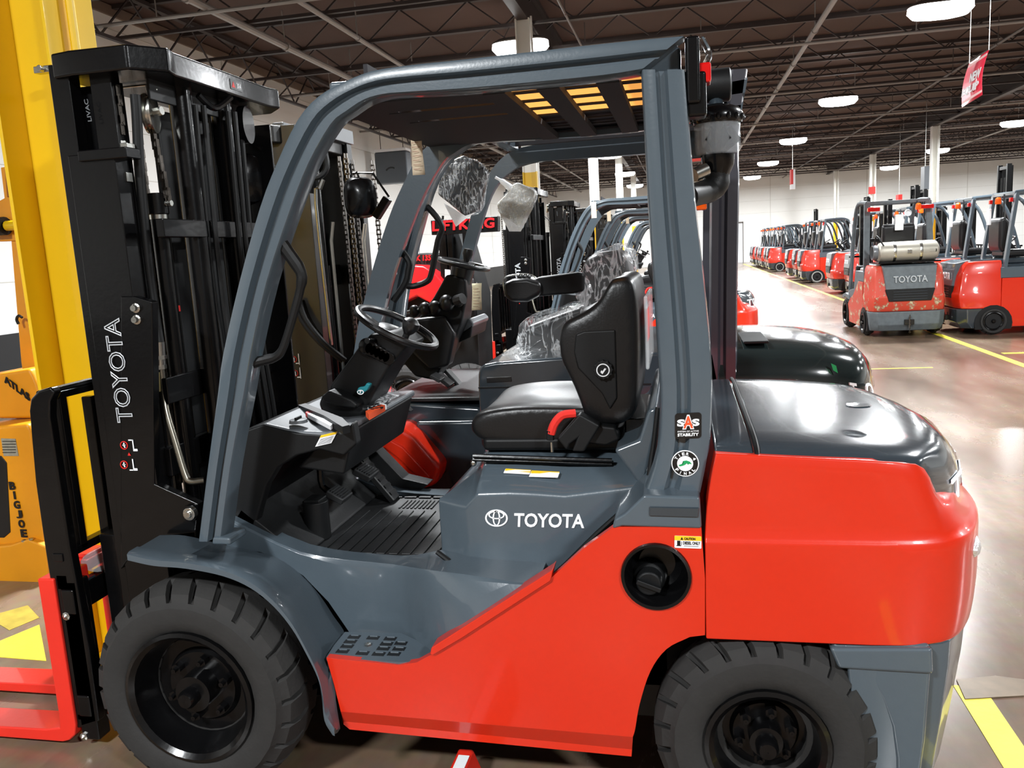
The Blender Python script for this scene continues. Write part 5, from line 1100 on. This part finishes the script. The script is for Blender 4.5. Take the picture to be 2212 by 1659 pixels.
# ---------------- trucks right of the aisle ----------------
WORN=M('worn_red_paint',(190,66,46),.5,0,.1,.1,6)
nt=WORN.node_tree; tc=nt.nodes.new('ShaderNodeTexCoord'); n=nt.nodes.new('ShaderNodeTexNoise'); n.inputs['Scale'].default_value=9; n.inputs['Detail'].default_value=9; n.inputs['Roughness'].default_value=.7
rp=nt.nodes.new('ShaderNodeValToRGB'); rp.color_ramp.elements[0].position=.0; rp.color_ramp.elements[0].color=srgb(196,60,42); rp.color_ramp.elements[1].position=.62; rp.color_ramp.elements[1].color=srgb(196,186,150)
x_=rp.color_ramp.elements.new(.54); x_.color=srgb(190,66,46); x_=rp.color_ramp.elements.new(.58); x_.color=srgb(150,120,100)
nt.links.new(tc.outputs['Object'],n.inputs['Vector']); nt.links.new(n.outputs['Fac'],rp.inputs[0]); nt.links.new(rp.outputs[0],nt.nodes['Principled BSDF'].inputs['Base Color'])
WGREY=M('worn_grey_paint',(92,100,104),.55,0,0,.35,14)
RUBG=M('grey_cushion_tyre',(150,150,146),.8,0,0,.1,20)
def rtruck(red,grey,label,group,mast=2.12,tyre=None,lp=False,side_mast=False):
    T=empty('forklift',(0,0,0),label,'forklift',group); W=1.08; c=W/2
    def mir(f):
        for s in (0,1): f(lambda y:y if not s else W-y,s)
    # counterweight with rounded rear corners and a window for the rear panel
    def pl(x0,yi): return [(.62,yi),(x0+.16,yi),(x0+.05,yi+.05),(x0,yi+.18),(x0,W-yi-.18),(x0+.05,W-yi-.05),(x0+.16,W-yi),(.62,W-yi)]
    B().loft([[Vector((x,y,z)) for x,y in pl(x0,yi)] for z,x0,yi in ((.40,.05,.0),(.44,.02,.0),(.62,.0,.0),(.66,.02,.01),(.9,.045,.015),(1.05,.09,.03),(1.10,.14,.05))]).out('counterweight',red,T,bev=.015)
    B().add([(-.01,.20,.74),(-.01,W-.20,.74),(.03,W-.16,1.08),(.03,.16,1.08),(.12,.2,.74),(.12,W-.2,.74),(.2,W-.16,1.12),(.2,.16,1.12)],[(0,1,2,3),(4,5,6,7),(0,1,5,4),(1,2,6,5),(2,3,7,6),(3,0,4,7)]).out('rear_panel',GREY if not lp else grey,T,bev=.01)
    B().add([(-.012,.24,.56),(-.012,W-.24,.56),(-.008,W-.19,.74),(-.008,.19,.74),(.1,.24,.56),(.1,W-.24,.56),(.1,W-.19,.74),(.1,.19,.74)],[(0,1,2,3),(4,5,6,7),(0,1,5,4),(1,2,6,5),(2,3,7,6),(3,0,4,7)]).out('radiator_opening',BLKM,T,bev=.006)
    for i in range(4): B().box(-.018,-.008,.3,W-.3,.585+.038*i,.595+.038*i).out('radiator_slat',GREYD,T,smooth=False)
    text('rear_lettering','TOYOTA',frame((-.012,W-.3,.84),(0,-(W-.6),0),(.012,0,.10),(-1,0,0),.006),WHITE if not lp else M('scuffed_white_print',(170,176,178),.6,0,0,.3,30),T,bold=.02)
    def pb(x0,yi): return [(.5,yi),(x0+.14,yi),(x0+.02,yi+.1),(x0,yi+.25),(x0,W-yi-.25),(x0+.02,W-yi-.1),(x0+.14,W-yi),(.5,W-yi)]
    B().loft([[Vector((x,y,z)) for x,y in pb(x0,yi)] for z,x0,yi in ((.10,.10,.03),(.2,.03,.01),(.40,.02,.0))]).out('bumper_weight',GREYD if not lp else grey,T,bev=.015)
    B().box(-.004,.1,c-.07,c+.07,.20,.28).out('drawbar_pocket',DECB,T,bev=.006); B().tube([(.0,c,.32),(.0,c,.16)],.009,8).out('drawbar_pin',STEEL,T)
    # wheel arches as dark discs plus wheels
    def f(s,k):
        B().prism([(.52+.26*math.cos(R_(a)),.18+.27*math.sin(R_(a))) for a in range(-20,201,20)],s(-.004),s(.05)).out('wheel_arch',BLKM,T,smooth=False)
        tire(T,.52,-.025 if not k else W-.135,.21,.16,.125,18,far=bool(k),bolts=0,m=tyre); tire(T,1.86,-.015 if not k else W-.185,.26,.2,.15,18,far=bool(k),bolts=0,m=tyre)
        B().prism([(.62,.40),(.72,.30),(.78,.12),(1.58,.12),(1.62,.3),(1.7,.42),(1.55,.52),(1.30,.60),(.95,.84),(.62,.84)],s(-.0),s(.06)).out('side_panel',red,T,bev=.01)
        B().prism([(.60,.84),(.95,.84),(1.30,.60),(1.55,.52),(1.75,.62),(1.62,.66),(1.3,.70),(1.2,1.0),(.60,1.0)],s(.01),s(.12)).out('body_sill',grey,T,bev=.01)
        B().prism([(1.50,.50),(1.60,.56),(1.86,.60),(2.08,.56),(2.1,.5),(1.86,.54),(1.64,.50)],s(-.01),s(.25)).out('front_fender',grey,T,bev=.006)
        B().bar((.66,s(.06),.95),(.80,s(.09),2.06),.05,.09,(0,1,0)).out('guard_rear_pillar',grey,T,bev=.008)
        B().tube([(1.95,s(.09),.62),(1.80,s(.09),1.3),(1.62,s(.09),1.85),(1.45,s(.09),2.05),(1.2,s(.09),2.09),(.78,s(.09),2.07)],.032,8,3).out('guard_front_pillar',grey,T)
        B().box(-.02+.06,.07,s(.1),s(.16),1.12,1.30).out('tail_light',REDLENS,T,bev=.01) if 0 else B().box(.72,.76,s(.1),s(.16),1.94,2.0).out('tail_light',REDLENS,T,bev=.006)
        B().box(2.12,2.20,s(.28),s(.34),.08,mast).out('mast_rail',BLK,T,bev=.004); B().box(2.17,2.25,s(.35),s(.4),.08,mast-.03).out('inner_mast_rail',BLK,T,bev=.004)
        B().tube([(2.16,s(.45),.2),(2.16,s(.45),mast-.25)],.03,10).out('lift_cylinder',BLK,T)
        B().prism([(2.30,.05),(2.34,.05),(2.34,.5),(2.30,.5)],s(.3),s(.4)).box(2.34,3.2,s(.3),s(.4),.04,.07).out('fork',BLK,T,bev=.004)
    mir(f)
    B().box(.2,1.15,.15,W-.15,1.04,1.12).box(.6,1.3,.1,W-.1,.6,1.04).out('engine_hood',GREYD,T,bev=.03,seg=3)
    B().box(.5,1.9,.12,W-.12,.12,.55).box(1.2,1.8,.12,W-.12,.52,.58).out('chassis',BLKM,T,bev=.01)
    for i in range(6): y=.16+i*(W-.32)/5; B().box(.80,1.45,y-.015,y+.015,2.05,2.08).out('roof_bar',grey,T,smooth=False)
    for x in (.80,1.42): B().box(x-.03,x+.03,.08,W-.08,2.04,2.09).out('roof_beam',grey,T,bev=.005)
    B().box(1.72,1.86,.15,W-.15,.56,1.06).out('cowl',BLKM,T,bev=.03)
    B().bar((1.72,c,1.02),(1.5,c,1.28),.09,.09).out('steering_column',BLKM,T,bev=.01)
    B().torus((1.47,c,1.31),.16,.013,(-.55,0,.83),24,6).out('steering_wheel',VINYL,T)
    B().box(.72,1.2,c-.25,c+.25,1.13,1.24).out('seat_cushion',VINYL,T,bev=.04,seg=3)
    B().prism([(.70,1.2),(.84,1.22),(.80,1.66),(.74,1.74),(.66,1.7),(.66,1.3)],c-.24,c+.24).out('seat_backrest',VINYL,T,bev=.05,seg=3)
    for z in (mast-.04,1.5,.7): B().box(2.13,2.17,.3,W-.3,z-.06,z).out('mast_cross_member',BLK,T,bev=.004)
    B().tube([(.70,.28,2.06),(.70,.28,1.80)],.012,6).tube([(.70,.28,2.02),(.66,.28,2.02)],.01,6).out('beacon_stem',GREYD,T)
    B().lathe([(.04,0),(.045,.02),(.04,.08),(.02,.1),(.001,.1)],(.62,.28,1.92),(0,0,1),14).out('beacon',ORLENS,T)
    B().box(.58,.61,.5,.62,1.62,1.86).out('white_document_holder',WHITE,T,bev=.006)
    for i in range(5): y=.2+i*.17; B().box(2.36,2.38,y-.012,y+.012,.5,1.2).out('backrest_bar',BLK,T,smooth=False)
    B().box(2.35,2.39,.15,W-.15,1.18,1.21).out('backrest_top_rail',BLK,T,smooth=False)
    if lp:
        b=B().lathe([(.001,-.44),(.09,-.435),(.14,-.40),(.152,-.36),(.152,.36),(.14,.40),(.09,.435),(.001,.44)],(.22,c,1.30),(0,1,0),28); tk=b.out('gas_cylinder',M('aluminium_tank',(176,172,160),.45,.4,0,.12,8),T)
        for y in (-.17,.2): B().lathe([(.155,-.02),(.158,0),(.155,.02)],(.22,c+y,1.30),(0,1,0),28).out('tank_strap',STEEL,tk)
        B().box(.055,.075,c-.03,c+.03,1.27,1.33).out('strap_buckle',STEEL,tk,bev=.004); B().box(.07,.08,c-.38,c-.28,1.28,1.32).out('tank_label',DECB,tk,smooth=False)
        B().lathe([(.11,0),(.115,.03),(.11,.07),(.10,.07),(.10,.01)],(.22,c+.43,1.30),(0,1,0),20).out('tank_collar',PLG,tk)
        B().box(.06,.4,.1,W-.1,1.13,1.155).out('tank_bracket',BLK,T,bev=.004)
        B().tube([(.1,W-.18,1.4),(.2,W-.1,1.55),(.4,W-.12,1.4),(.6,W-.2,1.2)],.012,8,3).out('gas_hose',BLKM,T)
        b=B()
        for i in range(10): b.torus((-.02,c,.34-.028*i),.012,.004,(1 if i%2 else 0,0 if i%2 else 1,0),10,4)
        b.out('static_chain',CHAIN,T,kind='stuff')
        for s in (.12,W-.12): B().box(.60,.66,s-.06 if s<.5 else s-.12,s+.12 if s<.5 else s+.06,1.93,1.99).out('tail_light_bar',REDLENS,T,bev=.006)
        B().lathe([(.05,-.03),(.055,0),(.05,.02),(.001,.02)],(.66,.42,1.88),(1,0,0),16).out('work_lamp',WHITE,T)
    return T
GRR='orange forklifts right of the aisle'
base=rtruck(RED,GREY,'x',GRR); tall=rtruck(RED,GREY,'x',GRR,2.75,RUBG)
RD=[(13.35,5.52,0,'nearest of the right row, its rear wheel fully in view'),(15.1,5.5,0,'second nearest of the right row, half hidden by the worn forklift'),(17.3,5.5,1,'third nearest of the right row, hidden behind the worn forklift'),(19.4,5.55,0,'fourth nearest of the right row, behind the worn forklift'),
 (21.6,5.6,0,'just left of the worn forklift, farther of the two'),(23.4,5.45,1,'just left of the worn forklift, nearer to the aisle'),(26.2,6.4,1,'set back deeper, left of the worn forklift'),
 (29.2,5.45,1,'with a pale grey rear tyre, nearest of the pale tyred ones'),(31.0,5.5,0,'beyond the first pale tyred one'),(32.7,5.45,0,'two beyond the first pale tyred one'),(34.6,6.3,1,'set back beyond the first pale tyred one'),
 (39.9,5.45,1,'with a tall mast and pale tyre near the far group'),(41.6,5.5,0,'second of the far group'),(43.3,5.45,0,'third of the far group'),(45.0,5.5,0,'fourth of the far group'),(46.7,5.5,0,'fifth of the far group'),(48.4,5.45,0,'sixth of the far group'),(50.1,5.5,0,'farthest one by the far wall')]
u1=u2=False
for D,X,k,l in RD:
    if k==0: o=base if not u1 else copy_tree(base); u1=True
    else: o=tall if not u2 else copy_tree(tall); u2=True
    o.location=(X,D-2.05,0); o['label']='orange forklift '+l
wt=rtruck(WORN,WGREY,'worn scratched red and grey forklift carrying a pale gas cylinder in the aisle',None,2.16,None,True)
if 'group' in wt: del wt['group']
wt.rotation_euler=(0,0,R_(91)); wt.location=(5.42,11.3,0)
# ---------------- black and red lift truck behind ----------------
YL_=5.3
LKt=empty('lift_truck',(at(930,700,Y=YL_).x,YL_+.4,0),'black and red lift truck with red lettering behind the wrapped forklift','lift truck')
LR=M('cherry_red_paint',(222,24,30),.3,0,.5,.05)
g=B().prism(XZ([(930,476),(1075,466),(1075,500),(932,508)],YL_),YL_,YL_+.12).out('boom_beam',BLK,LKt,bev=.008)
text('red_lettering','LIFTKING',qf((934,500),(1068,492),(934,478),YL_-.003,.004),LR,g,bold=.03)
B().tube([at(956,478,Y=YL_+.05),at(957,466,Y=YL_+.05)],.012,6).out('lifting_eye',BLK,g)
B().prism(XZ([(838,660),(838,610),(850,560),(885,548),(948,548),(952,500),(990,500),(1030,640),(1040,900),(845,900)],YL_+.3),YL_+.3,YL_+.9).out('black_body',BLKM,LKt,bev=.01)
text('red_lettering','LK 135 L',qf((893,564),(942,562),(893,552),YL_+.29,.004),LR,LKt,bold=.03)
B().prism(XZ([(838,700),(838,610),(850,585),(880,572),(915,574),(940,590),(958,612),(960,650),(930,656),(900,640),(860,660),(855,700)],YL_+.1),YL_+.1,YL_+.35).out('red_fender',LR,LKt,bev=.02,seg=3)
B().prism(XZ([(805,670),(836,660),(850,720),(845,880),(800,880)],YL_+.1),YL_+.1,YL_+.3).out('red_side_plate',LR,LKt,bev=.01)
for a,b_ in ((946,962),(965,975),(998,1014)): B().prism(XZ([(a,500),(b_,500),(b_+12,700),(a+12,700)],YL_+.2),YL_+.2,YL_+.28).out('mast_post',BLK,LKt,bev=.004)
B().prism(XZ([(893,690),(925,688),(928,760),(896,760)],YL_+.05),YL_+.05,YL_+.1).out('red_post',LR,LKt,bev=.004)
B().prism(XZ([(961,582),(972,583),(974,630),(962,630)],YL_+.02),YL_+.02,YL_+.03).out('instruction_plate',WHITE,LKt,smooth=False)
B().prism(XZ([(890,495),(905,493),(905,548),(893,548)],YL_+.5),YL_+.5,YL_+.52).out('white_panel',WHITE,LKt,smooth=False)
for cx in (at(870,860,Y=YL_).x,at(1000,860,Y=YL_).x): tire(LKt,cx,YL_+.1,.3,.2,.17,20,bolts=0)
# heater box by the left wall
q=at(846,360,X=-6.9); s_=q.y/21
hb=empty('unit_heater',(q.x,q.y,q.z-.5),'dark grey box with a pale top hung high before the left wall','heater')
hw=.5; B().box(q.x-.45,q.x+.55,q.y-.2,q.y+.25,q.z-.5,q.z+.42).out('heater_body',M('blue_grey_metal',(84,90,96),.45,.2,0,.05),hb,bev=.05,seg=3)
B().box(q.x-.45,q.x+.55,q.y-.22,q.y+.25,q.z+.42,q.z+.5).out('heater_top',WHITE,hb,bev=.01)
B().tube([(q.x+.05+.2*math.cos(R_(a)),q.y-.21,q.z-.25+.2*math.sin(R_(a))) for a in range(60,150,10)],.02,6).out('curved_slot',DECB,hb)
for dx_ in (-.3,.4): B().tube([(q.x+dx_,q.y,q.z+.5),(q.x+dx_,q.y,CEIL)],.012,5).out('hanger_rod',PD,hb)
# ---------------- orange stacker at the left ----------------
YS=1.62
SK=empty('stacker_truck',(-2.2,1.95,0),'orange walk behind stacker with dark lettering at the left edge behind the yellow column','stacker')
B().prism(XZ([(-60,925),(58,915),(68,932),(84,1050),(100,1195),(103,1215),(-60,1190)],YS),YS,YS+.6).out('body_cover',ORY,SK,bev=.02,seg=3)
B().prism(XZ([(-60,1185),(20,1178),(60,1165),(100,1182),(108,1286),(40,1280),(-60,1262)],YS-.04),YS-.04,YS+.7).out('base_skirt',ORY,SK,bev=.012)
for px,py in ((0,1184),(52,1170),(68,1166)): q=at(px,py,Y=YS-.03); B().lathe([(.012,0),(.012,.01),(.001,.012)],q,(0,0,1),6).out('skirt_bolt',STEEL,SK,smooth=False)
B().prism(XZ([(-60,985),(2,985),(14,1000),(22,1150),(8,1162),(-60,1160)],YS-.004),YS-.004,YS+.01).out('side_window',DECB,SK,bev=.003)
p=B().prism(XZ([(2,947),(33,948),(40,985),(8,985)],YS-.003),YS-.003,YS+.01).out('data_plate',M('grey_label',(150,146,130),.5,0,0,.3,60),SK,smooth=False)
b=B()
for i in range(5): a=at(5,953+6*i,Y=YS-.005); c=at(34,954+6*i,Y=YS-.005); b.box(a.x,c.x,YS-.006,YS-.004,a.z-.003,a.z)
b.out('data_plate_print',DECB,p,smooth=False,kind='stuff')
for i,ch in enumerate('BIGJOE'):
    px=30+i*5; py=1048+i*20.5; a=at(px-7,py+9,Y=YS); text('body_letter',ch,frame((a.x,YS-.004,a.z),(at(px+6,py+9,Y=YS).x-a.x,0,0),(0,0,at(px,py-8,Y=YS).z-at(px,py+9,Y=YS).z),(0,-1,0),.004),DECB,SK,x0=.35 if ch=='I' else 0,x1=.65 if ch=='I' else 1,bold=.04)
B().prism(XZ([(-60,815),(62,796),(72,812),(95,872),(90,905),(-60,905)],YS+.15),YS+.15,YS+.75).out('battery_cover',ORY,SK,bev=.02)
fr=frame(at(10,826,Y=YS+.145),at(66,868,Y=YS+.145)-at(10,826,Y=YS+.145),Vector((.0,0,.045)),(0,-1,0),.003); text('cover_lettering','ATLAS',fr,DECB,SK,bold=.04)
ms=[(22,500),(52,496),(62,640),(90,870),(60,880),(45,780)]
B().prism(XZ(ms,YS+.35),YS+.35,YS+.45).out('mast_rail',ORY,SK,bev=.005)
B().prism(XZ([(4,362),(32,358),(50,520),(-10,522),(-10,440),(12,428)],YS+.35),YS+.34,YS+.40).out('mast_head_plate',ORY,SK,bev=.005)
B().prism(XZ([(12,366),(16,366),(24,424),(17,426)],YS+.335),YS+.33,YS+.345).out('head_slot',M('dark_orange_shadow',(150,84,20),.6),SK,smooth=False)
p=B().prism(XZ([(39,510),(50,510),(60,595),(50,598)],YS+.345),YS+.34,YS+.35).out('warning_label',WHITE,SK,smooth=False)
for py in (538,572): c=at(51,py,Y=YS+.338); B().torus((c.x,c.y,c.z),.016,.003,(0,1,0),14,4).out('no_standing_symbol',DECR,p)
for i,ch in enumerate('ATLAS'): a=at(62+i*3,694+i*18,Y=YS+.34); text('mast_letter',ch,frame((a.x-.006,YS+.343,a.z),(.026,0,0),(0,0,.03),(0,-1,0),.004),DECB,SK,bold=.04)
B().tube(P3([(-20,490,YS+.3),(12,488,YS+.3)]),.05,14).out('dark_roller',BLKM,SK); B().tube(P3([(14,488,YS+.3),(42,486,YS+.3)]),.028,12).out('yellow_roller_pin',YEL,SK,bev=.003)
B().tube(P3([(40,700,YS+.3),(36,690,YS+.3),(40,682,YS+.3),(48,686,YS+.3)]),.008,6,3).out('cable_loop',BLKM,SK)
for x in (-2.1,-1.85): B().lathe([(.001,-.03),(.06,-.03),(.06,.03),(.001,.03)],(x,1.75,.06),(0,1,0),16).out('caster_wheel',BLKM,SK)
# ---------------- hanging signs ----------------
def banner(pts,label,lines,wt_=None):
    V=[at(*p[:2],Y=p[2]) for p in pts]; TL,TR,BR,BL=V
    o=empty('hanging_sign',tuple((TL+TR)/2),label,'sign'); n=8; vs=[];u=(TR-TL);d=(BL-TL)
    nrm=u.cross(d).normalized(); 
    if nrm.dot(CO-TL)<0: nrm=-nrm
    for i in range(n+1): 
        t=i/n; bow=nrm*(.03*math.sin(PI*t)); vs+= [TL.lerp(BL,t)+bow,TR.lerp(BR,t)+bow]
    bn=B().add(vs,[(2*i,2*i+1,2*i+3,2*i+2) for i in range(n)]).out('red_banner',M('banner_red',(216,40,66),.45,0,.3,.05),o,solid=.004)
    for a,b_ in ((.06,.12),(.88,.94)):
        B().add([TL.lerp(BL,a)+nrm*.012+u*.02,TR.lerp(BR,a)+nrm*.012,TR.lerp(BR,b_)+nrm*.012,TL.lerp(BL,b_)+nrm*.012+u*.02],[(0,1,2,3)]).out('pale_stripe',M('pale_pink_stripe',(250,200,196),.5,0,0,0),bn,smooth=False,solid=.002)
    for i,tx in enumerate(lines):
        y0=.62-.0+.0; a=TL.lerp(BL,.55+.27*i)+u*(.40 if i==0 else .06)+nrm*.035; text('banner_lettering',tx,frame(a,u*(.55 if i==0 else .88),-d*.21,nrm,.004),WHITE,bn,bold=.04)
    for P_ in (TL,TR): B().tube([P_,(P_.x,P_.y,CEIL)],.004,4).out('hanging_wire',STEEL,o)
    return o
banner([(2094,137,9.4),(2136,108,8.6),(2122,205,8.6),(2078,232,9.4)],'red hanging banner with white lettering under the ceiling at the right',['NEW','EQUIP'])
for px,py,Y,l in ((1712,388,30,'small white and red sign hanging far down the aisle'),(1942,428,33,'small dark red sign hanging left of the yellow footed column'),(1998,385,26,'pale grey sign hanging beside the right column row')):
    q=at(px,py,Y=Y); h=.35 if px!=1942 else .13; o=empty('hanging_sign',tuple(q),l,'sign')
    B().box(q.x-.07,q.x+.07,q.y-.2,q.y+.2,q.z-h,q.z+h).out('sign_board',WHITE if px==1712 else DECR if px==1942 else PLG,o,smooth=False)
    if px==1712: B().box(q.x-.075,q.x-.0,q.y-.205,q.y+.205,q.z-h*.5,q.z+h).out('red_edge',DECR,o,smooth=False)
    B().tube([(q.x,q.y,q.z+h),(q.x,q.y,CEIL)],.01,4).out('hanging_wire',STEEL,o)
